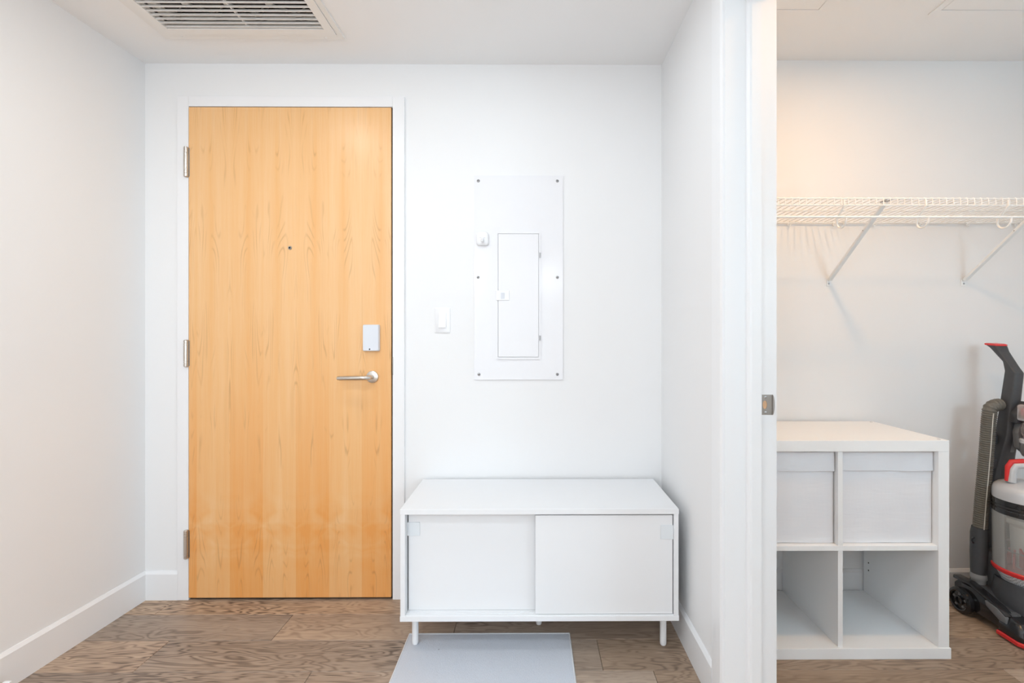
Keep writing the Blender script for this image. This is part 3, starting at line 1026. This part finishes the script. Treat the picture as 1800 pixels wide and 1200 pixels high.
def fabric_box(x0, x1, z0, z1, y0, y1, label, seed):
    t = thing('fabric_box', ((x0 + x1) / 2, (y0 + y1) / 2, z0), label, 'storage box', 'fabric boxes in the cube shelf')
    th = 0.004
    # front with soft wrinkles
    b = BM()
    nx, nz = 24, 24
    gv = {}
    for i in range(nx + 1):
        for j in range(nz + 1):
            u, v = i / nx, j / nz
            e = min(u, 1 - u, v, 1 - v)
            k = min(1.0, e * 8)
            dyy = k * (0.0022 * mnoise.noise(Vector((u * 2.0 + seed, v * 5.0, seed))) - 0.002 * math.sin(PI * u) * math.sin(PI * v))
            sag = 0.002 * mnoise.noise(Vector((u * 3, seed, 1.0))) if j == 0 else 0
            gv[i, j] = b.verts.new((x0 + (x1 - x0) * u, y0 + dyy, z0 + (z1 - z0) * v + abs(sag)))
    for i in range(nx):
        for j in range(nz):
            b.faces.new((gv[i, j], gv[i + 1, j], gv[i + 1, j + 1], gv[i, j + 1]))
    ge = bmesh.ops.extrude_edge_only(b, edges=[e for e in b.edges if e.is_boundary])
    for v in ge['geom']:
        if isinstance(v, bmesh.types.BMVert):
            v.co.y = y0 + th
    bmesh.ops.recalc_face_normals(b, faces=b.faces[:])
    obj('front_panel', b, 'fabric', t, smooth=True)
    b = BM()
    add_box(b, x0, x0 + th, y0 + th, y1, z0, z1)
    add_box(b, x1 - th, x1, y0 + th, y1, z0, z1)
    add_box(b, x0 + th, x1 - th, y1 - th, y1, z0, z1)
    add_box(b, x0 + th, x1 - th, y0 + th, y1 - th, z0, z0 + th)
    obj('box_body', b, 'fabric', t)
    # folded flap along the top of the front
    b = BM()
    fz0 = z1 - 0.068
    gv = {}
    nz = 10
    for i in range(nx + 1):
        for j in range(nz + 1):
            u, v = i / nx, j / nz
            yy = y0 - 0.0055 - 0.0025 * mnoise.noise(Vector((u * 4.0 + seed * 3, v * 1.5, 4.0 + seed))) - 0.002 * (1 - v)
            zb = fz0 + 0.003 * mnoise.noise(Vector((u * 2.5, seed * 2.0, 0.5)))
            ztop = z1 + 0.0015 + 0.0015 * mnoise.noise(Vector((u * 3.0, seed, 7.0)))
            gv[i, j] = b.verts.new((x0 + 0.001 + (x1 - x0 - 0.0005) * u, yy, zb + (ztop - zb) * v))
    for i in range(nx):
        for j in range(nz):
            b.faces.new((gv[i, j], gv[i + 1, j], gv[i + 1, j + 1], gv[i, j + 1]))
    ge = bmesh.ops.extrude_edge_only(b, edges=[e for e in b.edges if e.is_boundary])
    for v in ge['geom']:
        if isinstance(v, bmesh.types.BMVert):
            v.co.y = y0 - 0.0018
    bmesh.ops.recalc_face_normals(b, faces=b.faces[:])
    obj('top_flap', b, 'fabric', t, smooth=True)
    return t


BY = KF + 0.027
fabric_box(kx0 + 0.0425, mx0 - 0.004, 0.3995, 0.727, BY, KB - 0.02, 'white fabric storage box beside the doorway, left half of the cube shelf', 1.3)
fabric_box(mx1 + 0.003, kx1 - 0.0415, 0.3995, 0.729, BY, KB - 0.02, 'white fabric storage box nearest the vacuum cleaner, right half of the cube shelf', 5.1)

# ------------------------------------------------------------------ closet: wire shelf
SF, SB = 1.665, 2.003
szf, szb, szl = 1.6445, 1.6395, 1.6195
wx0, wx1 = XR1 + 0.004, CX1 - 0.004
ws = thing('wire_shelf', (1.5, 1.85, 1.62), 'white vinyl-coated wire closet shelf with hang rod and two braces', 'shelf')
b = BM()
rw = 0.0016
pth = [(0, SB, szb + 0.003), (0, SF + 0.01, szf + 0.003), (0, SF + 0.003, szf + 0.0025), (0, SF - 0.001, szf - 0.001), (0, SF - 0.001, szl)]
add_tube(b, pth, rw, 6)
me = bpy.data.meshes.new('deck_wire'); b.to_mesh(me); b.free(); me.materials.append(M['wire'])
xx = wx0 + 0.004
while xx < wx1:
    o = bpy.data.objects.new('deck_wire', me)
    COL.objects.link(o)
    o.location = (xx, 0, 0)
    attach(o, ws)
    xx += 0.0256
for (nm, y, z, r) in (('front_rail', SF + 0.002, szf - 0.0005, 0.0026), ('lip_rail', SF + 0.0018, szl, 0.0026), ('stringer', 1.808, 1.6385, 0.0024), ('back_rail', SB, szb - 0.001, 0.0028),
                      ('hang_rod', 1.653, 1.5735, 0.0042)):
    b = BM(); add_tube(b, [(wx0, y, z), (wx1, y, z)], r, 10); obj(nm, b, 'wire', ws, smooth=True)
for hxk in (1.132, 1.430, 1.731, 2.03):
    p = [(hxk, SF - 0.003, szf - 0.006), (hxk, SF - 0.004, szl - 0.002), (hxk, SF + 0.012, 1.602), (hxk, 1.700, 1.580)]
    for i in range(1, 12):
        a = PI * i / 12
        p.append((hxk, 1.6765 + 0.0255 * math.cos(a), 1.566 - 0.026 * math.sin(a)))
    p += [(hxk, 1.6515, 1.569)]
    b = BM(); add_tube(b, p, 0.0034, 8); obj('rod_hook', b, 'wire', ws, smooth=True)
for bxk in (1.302, 1.896):
    b = BM()
    # channel-section brace from the front rail down to the wall
    A_, B_ = Vector((bxk, 1.692, 1.638)), Vector((bxk, D - 0.006, 1.392))
    t = (B_ - A_).normalized()
    n = Vector((0, -t.z, t.y))
    if n.z > 0:
        n = -n
    w = 0.0095
    s1 = [A_ + Vector((-w, 0, 0)), A_ + Vector((w, 0, 0)), A_ + Vector((w, 0, 0)) + n * 0.004, A_ + Vector((w - 0.002, 0, 0)) + n * 0.009, A_ + Vector((-w + 0.002, 0, 0)) + n * 0.009, A_ + Vector((-w, 0, 0)) + n * 0.004]
    s2 = [p + (B_ - A_) for p in s1]
    add_loft(b, [[tuple(p) for p in s1], [tuple(p) for p in s2]])
    br = obj('brace', b, 'bracket', ws)
    b = BM(); add_box(b, bxk - 0.011, bxk + 0.011, D - 0.003, D - 0.0003, 1.362, 1.396, 0.0008, 1); obj('brace_foot', b, 'bracket', br)
    b = BM(); add_lathe(b, [(0, -0.003), (0.0025, -0.0026), (0.0042, 0), (0.0042, 0.001), (0, 0.001)], (bxk, D - 0.0031, 1.374), 'y', 14); obj('screw', b, 'steel', br, smooth=True)
    b = BM()
    add_tube(b, [(bxk - 0.008, 1.70, szf - 0.004), (bxk - 0.008, SF + 0.006, szf - 0.004)], 0.003, 8)
    add_tube(b, [(bxk + 0.008, 1.70, szf - 0.004), (bxk + 0.008, SF + 0.006, szf - 0.004)], 0.003, 8)
    obj('brace_clip', b, 'steel', br)
    b = BM(); add_lathe(b, [(0, 0), (0.0022, 0), (0.0022, 0.0008), (0, 0.0008)], (bxk - w - 0.0007, 1.79, 1.556), 'x', 10); obj('rivet', b, 'nickel_dark', br)
for cxk in (0.80, 1.123, 1.32, 1.496, 1.70, 1.906, 2.12):
    b = BM()
    p = [(cxk, SB + 0.004, szb + 0.004)] + [(cxk + 0.006 * math.sin(2 * PI * i / 10) , SB - 0.002, szb - 0.010 + 0.006 * math.cos(2 * PI * i / 10)) for i in range(11)]
    add_tube(b, p, 0.0018, 6)
    obj('wall_clip', b, 'wire', ws, smooth=True)

# ------------------------------------------------------------------ closet ceiling hatches and lamp
def hatch(x0, x1, y0, y1, label):
    t = thing('ceiling_hatch', ((x0 + x1) / 2, (y0 + y1) / 2, ZCC), label, 'hatch', 'closet ceiling hatches')
    b = BM(); ring_prism(b, (x0, x1, y0, y1), (x0 + 0.026, x1 - 0.026, y0 + 0.026, y1 - 0.026), ZCC - 0.003, ZCC - 0.0002)
    obj('hatch_frame', b, 'ceiling', t)
    box_obj('hatch_panel', x0 + 0.028, x1 - 0.028, y0 + 0.028, y1 - 0.028, ZCC - 0.0025, ZCC - 0.0002, 'ceiling', t, 0.0008, seg=1)


hatch(0.76, 1.087, 1.39, 1.722, 'flush access hatch in the closet ceiling nearest the doorway')
hatch(1.489, 1.95, 1.30, 1.722, 'flush access hatch in the closet ceiling above the vacuum cleaner')


def lamp(name, label, x, y, z, r, power, col, mat, power_size=None, group=None):
    t = thing(name, (x, y, z), label, 'lamp', group)
    b = BM(); add_lathe(b, [(r, -0.0005), (r + 0.018, -0.0005), (r + 0.02, -0.004), (r + 0.012, -0.012), (r, -0.010), (r, -0.0005)], (x, y, z), 'z', 40)
    obj('trim_ring', b, 'plastic_white', t, smooth=True)
    b = BM(); add_lathe(b, [(0, -0.006), (r * 0.6, -0.0055), (r, -0.004), (r, -0.001), (0, -0.001)], (x, y, z), 'z', 40)
    obj('diffuser', b, mat, t, smooth=True)
    l = area_light(name + '_light', (x, y, z - 0.014), (0, 0, 0), r * 2, r * 2, power, col, 'DISK')
    attach(l, t)
    return t


ENTRY_POWER = 2.5
ENTRY_FILL2 = 3.3
ENTRY_FILL3 = 11.0
GLOBE_FILL = 24.0
CLOSET_WARM = 7.5
CLOSET_FILL = 11.0
GLOBE = 14.0
lamp('entry_downlight', 'round ceiling downlight beside the vent, on its camera side', -1.0, 1.27, ZC, 0.065, ENTRY_POWER, (1.0, 0.96, 0.90), 'lamp', group='entry ceiling downlights')
lamp('entry_downlight', 'unseen fill downlight added in front of the storage bench', -0.05, 1.2, ZC, 0.065, ENTRY_FILL2, (0.82, 0.92, 1.0), 'lamp', group='entry ceiling downlights')  # added fill: brightens bench top, rug and right wall
lamp('entry_downlight', 'unseen fill downlight added over the camera position by the left wall', -0.95, 0.2, ZC, 0.065, ENTRY_FILL3, (0.82, 0.92, 1.0), 'lamp', group='entry ceiling downlights')  # added fill: lifts the left wall, floor and ceiling bounce
M['opal'] = emissive('fill_globe_glow', (0.855, 0.935, 1.0, 1), GLOBE_FILL)
SX, SY, SZ = -0.85, -0.95, 1.85  # unseen fill globe, added to even out walls and ceiling
sf = thing('fill_globe', (SX, SY, 2.72), 'large opal fill globe added on a long stem behind the camera', 'lamp')
b = BM(); add_lathe(b, [(0, -0.015), (0.06, -0.015), (0.065, -0.0005), (0, -0.0005)], (SX, SY, 2.72), 'z', 28); obj('canopy', b, 'nickel', sf, smooth=True)
b = BM(); add_tube(b, [(SX, SY, 2.71), (SX, SY, SZ + 0.15)], 0.008, 10); obj('stem', b, 'nickel', sf)
b = BM(); add_lathe(b, [(0.17 * math.sin(PI * i / 24), -0.17 * math.cos(PI * i / 24)) for i in range(25)], (SX, SY, SZ), 'z', 40); obj('globe', b, 'opal', sf, smooth=True)
lamp('closet_ceiling_lamp', 'warm round lamp on the closet ceiling near the doorway', 1.12, 1.25, ZCC, 0.05, CLOSET_WARM, (1.0, 0.57, 0.23), 'lamp_warm')
M['opal2'] = emissive('closet_fill_glow', (0.67, 0.87, 1.0, 1), CLOSET_FILL)  # added fill globe, lights the cube shelf front and closet wall
wl = thing('closet_fill_globe', (1.9, -0.3, 1.5), 'opal fill globe added inside the closet on the camera side', 'lamp')
b = BM(); add_lathe(b, [(0, 0.0005), (0.06, 0.0005), (0.06, 0.012), (0, 0.016)], (1.9, -0.3, 1.5), 'y', 28); obj('wall_plate', b, 'nickel', wl, smooth=True)
b = BM(); add_tube(b, [(1.9, -0.29, 1.5), (1.9, -0.22, 1.5)], 0.012, 10); obj('arm', b, 'nickel', wl)
b = BM(); add_lathe(b, [(0.2 * math.sin(PI * i / 24), -0.2 * math.cos(PI * i / 24)) for i in range(25)], (1.9, -0.03, 1.5), 'z', 40); obj('globe', b, 'opal2', wl, smooth=True)
M['globe'] = emissive('opal_globe_glass', (0.88, 0.95, 1.0, 1), GLOBE)
gl = thing('pendant_lamp', (0.28, -1.6, 2.72), 'opal globe pendant lamp in the living room behind the camera', 'lamp')
b = BM(); add_lathe(b, [(0, -0.02), (0.05, -0.02), (0.055, -0.0005), (0, -0.0005)], (0.28, -1.6, 2.72), 'z', 24); obj('canopy', b, 'plastic_white', gl, smooth=True)
b = BM(); add_tube(b, [(0.28, -1.6, 2.70), (0.28, -1.6, 1.95)], 0.004, 8); obj('cord', b, 'plastic_white', gl)
b = BM(); add_lathe(b, [(0.14 * math.sin(PI * i / 20), -0.14 * math.cos(PI * i / 20)) for i in range(21)], (0.28, -1.6, 1.83), 'z', 32); obj('globe', b, 'globe', gl, smooth=True)

# ------------------------------------------------------------------ upright vacuum cleaner
VC = 1.94
vc = thing('vacuum_cleaner', (VC, 1.83, 0), 'dark grey and red upright vacuum cleaner beside the cube shelf', 'vacuum cleaner')
CYL = (VC, 1.83, -0.012)
# foot: rear deck
b = BM()
add_prism(b, [(1.995, 0.022), (1.995, 0.10), (1.965, 0.128), (1.885, 0.126), (1.80, 0.098), (1.755, 0.080), (1.75, 0.022)], 'x', 1.800, 2.08, 0.008, 2)
ftb = obj('foot_deck', b, 'v_dark', vc, smooth=True)
b = BM()
add_prism(b, [(1.985, 0.134), (1.92, 0.138), (1.80, 0.107), (1.765, 0.086), (1.772, 0.078), (1.80, 0.096), (1.92, 0.126), (1.985, 0.120)], 'x', 1.788, 1.822, 0.003, 2)
obj('side_rail', b, 'v_black', ftb, smooth=True)
b = BM()
add_prism(b, [(1.95, 0.03), (1.95, 0.118), (1.90, 0.122), (1.80, 0.092), (1.775, 0.06), (1.79, 0.03)], 'x', 1.790, 1.806, 0.004, 2)
obj('side_cover', b, 'v_black', ftb, smooth=True)
b = BM()
add_prism(b, [(1.84, 0.085), (1.845, 0.105), (1.80, 0.10), (1.765, 0.082), (1.76, 0.06), (1.79, 0.06)], 'x', 1.784, 1.80, 0.003, 2)
obj('side_badge', b, 'v_grey', ftb, smooth=True)


def nose_sec(z, ins, fr):
    x0, x1 = 1.780 + ins, 2.10 - ins
    y0, y1 = 1.702 + fr, 1.792
    c = 0.016
    return [(x0, y1, z), (x0, y0 + c, z), (x0 + c * 0.6, y0, z), (x1 - c * 0.6, y0, z), (x1, y0 + c, z), (x1, y1, z)]


b = BM()
add_loft(b, [nose_sec(0.020, 0.004, 0.002), nose_sec(0.04, 0.004, 0.003), nose_sec(0.062, 0.008, 0.010), nose_sec(0.078, 0.016, 0.026), nose_sec(0.086, 0.028, 0.048)])
bmesh.ops.bevel(b, geom=b.edges[:], offset=0.003, segments=2, profile=0.5, affect='EDGES')
ns = obj('nozzle', b, 'v_black', vc, smooth=True)
b = BM(); add_loft(b, [nose_sec(0.006, 0.002, 0.002), nose_sec(0.009, -0.002, -0.002), nose_sec(0.019, -0.002, -0.002), nose_sec(0.022, 0.001, 0.001)])
obj('bumper', b, 'v_red', ns)
b = BM()
add_prism(b, [(1.83, 0.113), (1.755, 0.0895), (1.745, 0.086), (1.745, 0.082), (1.83, 0.10)], 'x', 1.86, 2.02, 0.002, 1)
obj('window', b, 'v_clear2', ns)
for i in range(7):
    b = BM(); add_box(b, 1.812 + i * 0.005, 1.8145 + i * 0.005, 1.765, 1.79, 0.083, 0.0925); obj('vent_rib', b, 'v_grey', ns)
# wheels
for sgn, xw in ((-1, 1.766), (1, 2.114)):
    pr = [(0.0, 0.010), (0.012, 0.008), (0.013, 0.002), (0.016, 0.002), (0.017, 0.009), (0.034, 0.009), (0.035, 0.002), (0.039, 0.0), (0.045, 0.002), (0.050, 0.006), (0.0505, 0.022), (0.046, 0.026), (0.0, 0.026)]
    b = BM(); add_lathe(b, [(r, -sgn * h) for r, h in pr], (xw, 1.938, 0.0508), 'x', 36)
    wh = obj('wheel', b, 'v_black', vc, smooth=True)
    for k in range(5):
        a = 2 * PI * k / 5 + 0.3
        b = BM(); add_lathe(b, [(0, -sgn * 0.005), (0.005, -sgn * 0.0055), (0.006, -sgn * 0.012), (0, -sgn * 0.012)], (xw, 1.938 + 0.0255 * math.cos(a), 0.0508 + 0.0255 * math.sin(a)), 'x', 12)
        obj('wheel_spoke', b, 'v_grey', wh, smooth=True)
# neck bowl under the canister
b = BM()
add_lathe(b, [(0.0, 0.09), (0.105, 0.09), (0.108, 0.12), (0.102, 0.15), (0.097, 0.178), (0.095, 0.20), (0.086, 0.20), (0.08, 0.17), (0, 0.165)], CYL, 'z', 48)
obj('neck_bowl', b, 'v_dark', vc, smooth=True)
b = BM()
add_prism(b, [(1.99, 0.09), (1.99, 0.235), (1.955, 0.27), (1.90, 0.27), (1.86, 0.20), (1.86, 0.09)], 'x', 1.862, 2.018, 0.008, 2)
obj('neck_back', b, 'v_dark', vc, smooth=True)
b = BM(); add_prism(b, [(1.735, 0.088), (1.74, 0.135), (1.76, 0.15), (1.80, 0.15), (1.80, 0.088)], 'x', 1.88, 2.0, 0.006, 2)
obj('pedal', b, 'v_black', vc, smooth=True)
# canister
b = BM(); add_lathe(b, [(0.072, 0.195), (0.078, 0.195), (0.095, 0.236), (0.088, 0.236), (0.072, 0.195)], CYL, 'z', 48); cf = obj('exhaust_filter', b, 'perf', vc, smooth=True, label='grey perforated exhaust filter')
b = BM(); add_lathe(b, [(0.0, 0.232), (0.100, 0.232), (0.1035, 0.238), (0.1035, 0.246), (0.100, 0.250), (0.0, 0.250)], CYL, 'z', 48); obj('cup_base', b, 'v_red', vc, smooth=True)
b = BM(); add_lathe(b, [(0.0995, 0.249), (0.1005, 0.462), (0.0985, 0.462), (0.0975, 0.249), (0.0995, 0.249)], CYL, 'z', 56); dc = obj('dirt_cup', b, 'v_clear', vc, smooth=True)
b = BM(); add_lathe(b, [(0.04, 0.251), (0.045, 0.26), (0.050, 0.41), (0.072, 0.425), (0.076, 0.43), (0.076, 0.445), (0.06, 0.455), (0.0, 0.455)], CYL, 'z', 40); obj('cyclone', b, 'v_cone', dc, smooth=True)
b = BM()
for k in range(18):
    a0 = 2 * PI * k / 18
    h = 0.045 + 0.03 * math.sin(a0 * 1.5 + 2.0)
    p0 = (VC + 0.05 * math.cos(a0), 1.83 + 0.05 * math.sin(a0))
    p1 = (VC + 0.094 * math.cos(a0 + 0.35), 1.83 + 0.094 * math.sin(a0 + 0.35))
    q = [(p0[0], p0[1], 0.251), (p1[0], p1[1], 0.251), (p1[0], p1[1], 0.251 + h * 0.8), (p0[0], p0[1], 0.251 + h)]
    tv = Vector((p1[1] - p0[1], p0[0] - p1[0], 0)).normalized() * 0.003
    A1 = [b.verts.new(Vector(p) + tv) for p in q]
    B1 = [b.verts.new(Vector(p) - tv) for p in q]
    b.faces.new(A1); b.faces.new(B1[::-1])
    for i in range(4):
        j = (i + 1) % 4
        b.faces.new((A1[j], A1[i], B1[i], B1[j]))
bmesh.ops.recalc_face_normals(b, faces=b.faces[:])
obj('cup_fins', b, 'v_red', dc)
b = BM(); add_lathe(b, [(0.086, 0.318), (0.094, 0.322), (0.094, 0.326), (0.086, 0.324), (0.086, 0.318)], CYL, 'z', 40); obj('cup_ring', b, 'v_clear2', dc, smooth=True)
b = BM(); add_lathe(b, [(0.0, 0.460), (0.099, 0.460), (0.1025, 0.464), (0.1025, 0.478), (0.1005, 0.480), (0.1005, 0.483), (0.1025, 0.485), (0.1025, 0.490), (0.1005, 0.492), (0.1005, 0.495), (0.1025, 0.497), (0.103, 0.516), (0.0, 0.516)], CYL, 'z', 56)
obj('cup_band', b, 'v_black', vc, smooth=True)
b = BM(); add_lathe(b, [(0.0, 0.514), (0.101, 0.514), (0.101, 0.545), (0.096, 0.562), (0.085, 0.572), (0.06, 0.582), (0.0, 0.588)], CYL, 'z', 56)
lid = obj('cup_lid', b, 'v_silver', vc, smooth=True)
hp_ = [(1.882, 1.835, 0.572), (1.884, 1.832, 0.62), (1.892, 1.828, 0.638), (1.91, 1.815, 0.642), (1.95, 1.79, 0.630), (1.99, 1.765, 0.600), (2.0, 1.76, 0.57)]
b = BM(); add_tube(b, hp_, [0.014, 0.013, 0.013, 0.012, 0.012, 0.013, 0.014], 12); cr = obj('carry_handle', b, 'v_silver', lid, smooth=True)
b = BM(); add_tube(b, [(1.872, 1.842, 0.575), (1.874, 1.840, 0.63), (1.884, 1.836, 0.650), (1.91, 1.820, 0.656), (1.955, 1.79, 0.644), (2.0, 1.762, 0.612)], [0.008, 0.010, 0.011, 0.011, 0.011, 0.008], 10); obj('handle_grip', b, 'v_red', lid, smooth=True)


# spine
def rect_sec(y, z, hw, ht, tilt):
    c, s = math.cos(tilt), math.sin(tilt)
    r = []
    for u, v in ((-hw, -ht), (-hw * 0.6, -ht * 1.25), (hw * 0.6, -ht * 1.25), (hw, -ht), (hw, ht), (-hw, ht)):
        r.append((VC + u, y + v * c, z + v * s))
    return r


b = BM()
add_loft(b, [rect_sec(1.945, 0.20, 0.042, 0.022, 0), rect_sec(1.945, 0.40, 0.042, 0.022, 0), rect_sec(1.942, 0.56, 0.042, 0.024, 0),
             rect_sec(1.932, 0.64, 0.032, 0.026, -0.1), rect_sec(1.910, 0.74, 0.025, 0.024, -0.1), rect_sec(1.897, 0.86, 0.022, 0.021, -0.1), rect_sec(1.880, 1.0, 0.019, 0.020, 0.15),
             rect_sec(1.892, 1.03, 0.019, 0.019, 0.6), rect_sec(1.938, 1.088, 0.023, 0.020, 0.4), rect_sec(1.952, 1.106, 0.025, 0.022, 0.08)])
bmesh.ops.bevel(b, geom=[e for e in b.edges], offset=0.003, segments=2, profile=0.5, affect='EDGES')
spn = obj('spine', b, 'v_dark', vc, smooth=True)
b = BM()
add_loft(b, [rect_sec(1.952, 1.1055, 0.0258, 0.0226, 0.08), rect_sec(1.954, 1.111, 0.0258, 0.0226, 0.08), rect_sec(1.955, 1.1135, 0.022, 0.018, 0.08)])
obj('grip_cap', b, 'v_red', spn)
b = BM()
add_loft(b, [[(VC + 0.006 + u, y + v, z) for u, v in ((-0.008, -0.004), (0.008, -0.004), (0.008, 0.004), (-0.008, 0.004))] for y, z in ((1.917, 0.60), (1.896, 0.68), (1.884, 0.74))])
obj('latch_button', b, 'v_grey', spn)
# hose
hp2 = [(1.925, 1.915, 0.856), (1.918, 1.914, 0.864)]
for i in range(1, 9):
    a = PI * 0.5 * i / 8
    hp2.append((1.912 - 0.039 * math.sin(a), 1.912, 0.838 + 0.026 * math.cos(a)))
end = [(1.871, 1.914, 0.80), (1.867, 1.917, 0.70), (1.861, 1.921, 0.58), (1.855, 1.926, 0.46), (1.851, 1.930, 0.35)]
hp2 += end
# resample finely and corrugate
fine = []
for p, q in zip(hp2[:-1], hp2[1:]):
    p, q = Vector(p), Vector(q)
    n_ = max(1, int((q - p).length / 0.0022))
    for i in range(n_):
        fine.append(p.lerp(q, i / n_))
fine.append(Vector(hp2[-1]))
b = BM()
add_tube(b, fine, [0.0245 if (i // 2) % 2 else 0.0222 for i in range(len(fine))], 20)
hs_ = obj('hose', b, 'v_hose', vc, smooth=False)
b = BM()
sm = [p + Vector((-0.007, -0.0235, 0.0)) for p in fine[30:]]
add_tube(b, sm[::6] + [sm[-1]], 0.0018, 6)
obj('hose_seam', b, 'v_hose_line', hs_)
b = BM(); add_tube(b, [(1.851, 1.930, 0.355), (1.850, 1.931, 0.33), (1.849, 1.932, 0.25), (1.848, 1.933, 0.165)], [0.027, 0.0295, 0.029, 0.026], 24)
wd = obj('wand', b, 'v_dark', vc, smooth=True)
b = BM(); add_tube(b, [(1.822, 1.926, 0.315), (1.814, 1.925, 0.31), (1.813, 1.925, 0.30), (1.819, 1.926, 0.292)], 0.0035, 8); obj('wand_clip', b, 'v_black', wd, smooth=True)
b = BM(); add_lathe(b, [(0.0, 0.118), (0.022, 0.118), (0.024, 0.13), (0.024, 0.14), (0.028, 0.146), (0.028, 0.155), (0.026, 0.166), (0.0, 0.166)], (1.848, 1.933, 0.0), 'z', 28)
obj('hose_coupling', b, 'v_clear2', vc, smooth=True)
b = BM(); add_box(b, 1.900, 1.932, 1.905, 1.935, 0.850, 0.884, 0.006, 2); obj('hose_hook', b, 'v_black', spn)
for zz in (0.72, 0.62):
    b = BM(); add_box(b, 1.885, 1.912, 1.915, 1.94, zz - 0.02, zz + 0.02, 0.005, 2); obj('hose_clip', b, 'v_dark', spn)
# tool carried on the spine
TX = -0.035
b = BM(); add_prism(b, [(1.925, 0.845), (1.950, 0.885), (1.985 + TX, 0.885), (1.985 + TX, 0.80), (1.95 + TX, 0.80), (1.915, 0.835)], 'y', 1.845, 1.875, 0.003, 2)
tl = obj('tool_mount', b, 'v_dark', vc, smooth=True)
b = BM(); add_box(b, 1.945 + TX, 2.05 + TX, 1.79, 1.845, 0.812, 0.876, 0.008, 2); obj('brush_cover', b, 'v_clear2', tl)
b = BM(); add_tube(b, [(1.956 + TX, 1.818, 0.846), (2.04 + TX, 1.818, 0.846)], 0.020, 16); obj('brush_roller', b, 'v_red', tl, smooth=True)
tc = (1.985 + TX, 1.82, 0)
b = BM(); add_lathe(b, [(0, 0.735), (0.022, 0.735), (0.032, 0.76), (0.034, 0.785), (0.026, 0.808), (0, 0.811)], tc, 'z', 24); obj('tool_body', b, 'v_clear', tl, smooth=True)
b = BM(); add_lathe(b, [(0, 0.74), (0.014, 0.74), (0.02, 0.765), (0.02, 0.79), (0.012, 0.804), (0, 0.806)], tc, 'z', 20); obj('tool_core', b, 'v_red', tl, smooth=True)
b = BM(); add_lathe(b, [(0.0, 0.722), (0.034, 0.722), (0.038, 0.726), (0.038, 0.738), (0.034, 0.742), (0.0, 0.742)], tc, 'z', 28); obj('tool_ring', b, 'v_silver', tl, smooth=True)
b = BM(); add_lathe(b, [(0, 0.675), (0.030, 0.675), (0.036, 0.69), (0.036, 0.722), (0, 0.722)], tc, 'z', 28); obj('tool_socket', b, 'v_grey', tl, smooth=True)
b = BM()
add_prism(b, [(1.935, 0.80), (1.925, 0.76), (1.93, 0.70), (1.955, 0.68), (1.985, 0.68), (1.985, 0.71), (1.96, 0.715), (1.95, 0.735), (1.955, 0.80)], 'y', 1.85, 1.875, 0.004, 2)
obj('tool_arm', b, 'v_grey', tl, smooth=True)
# the whole machine stands a little forward of the wall
vc.location.y -= 0.04
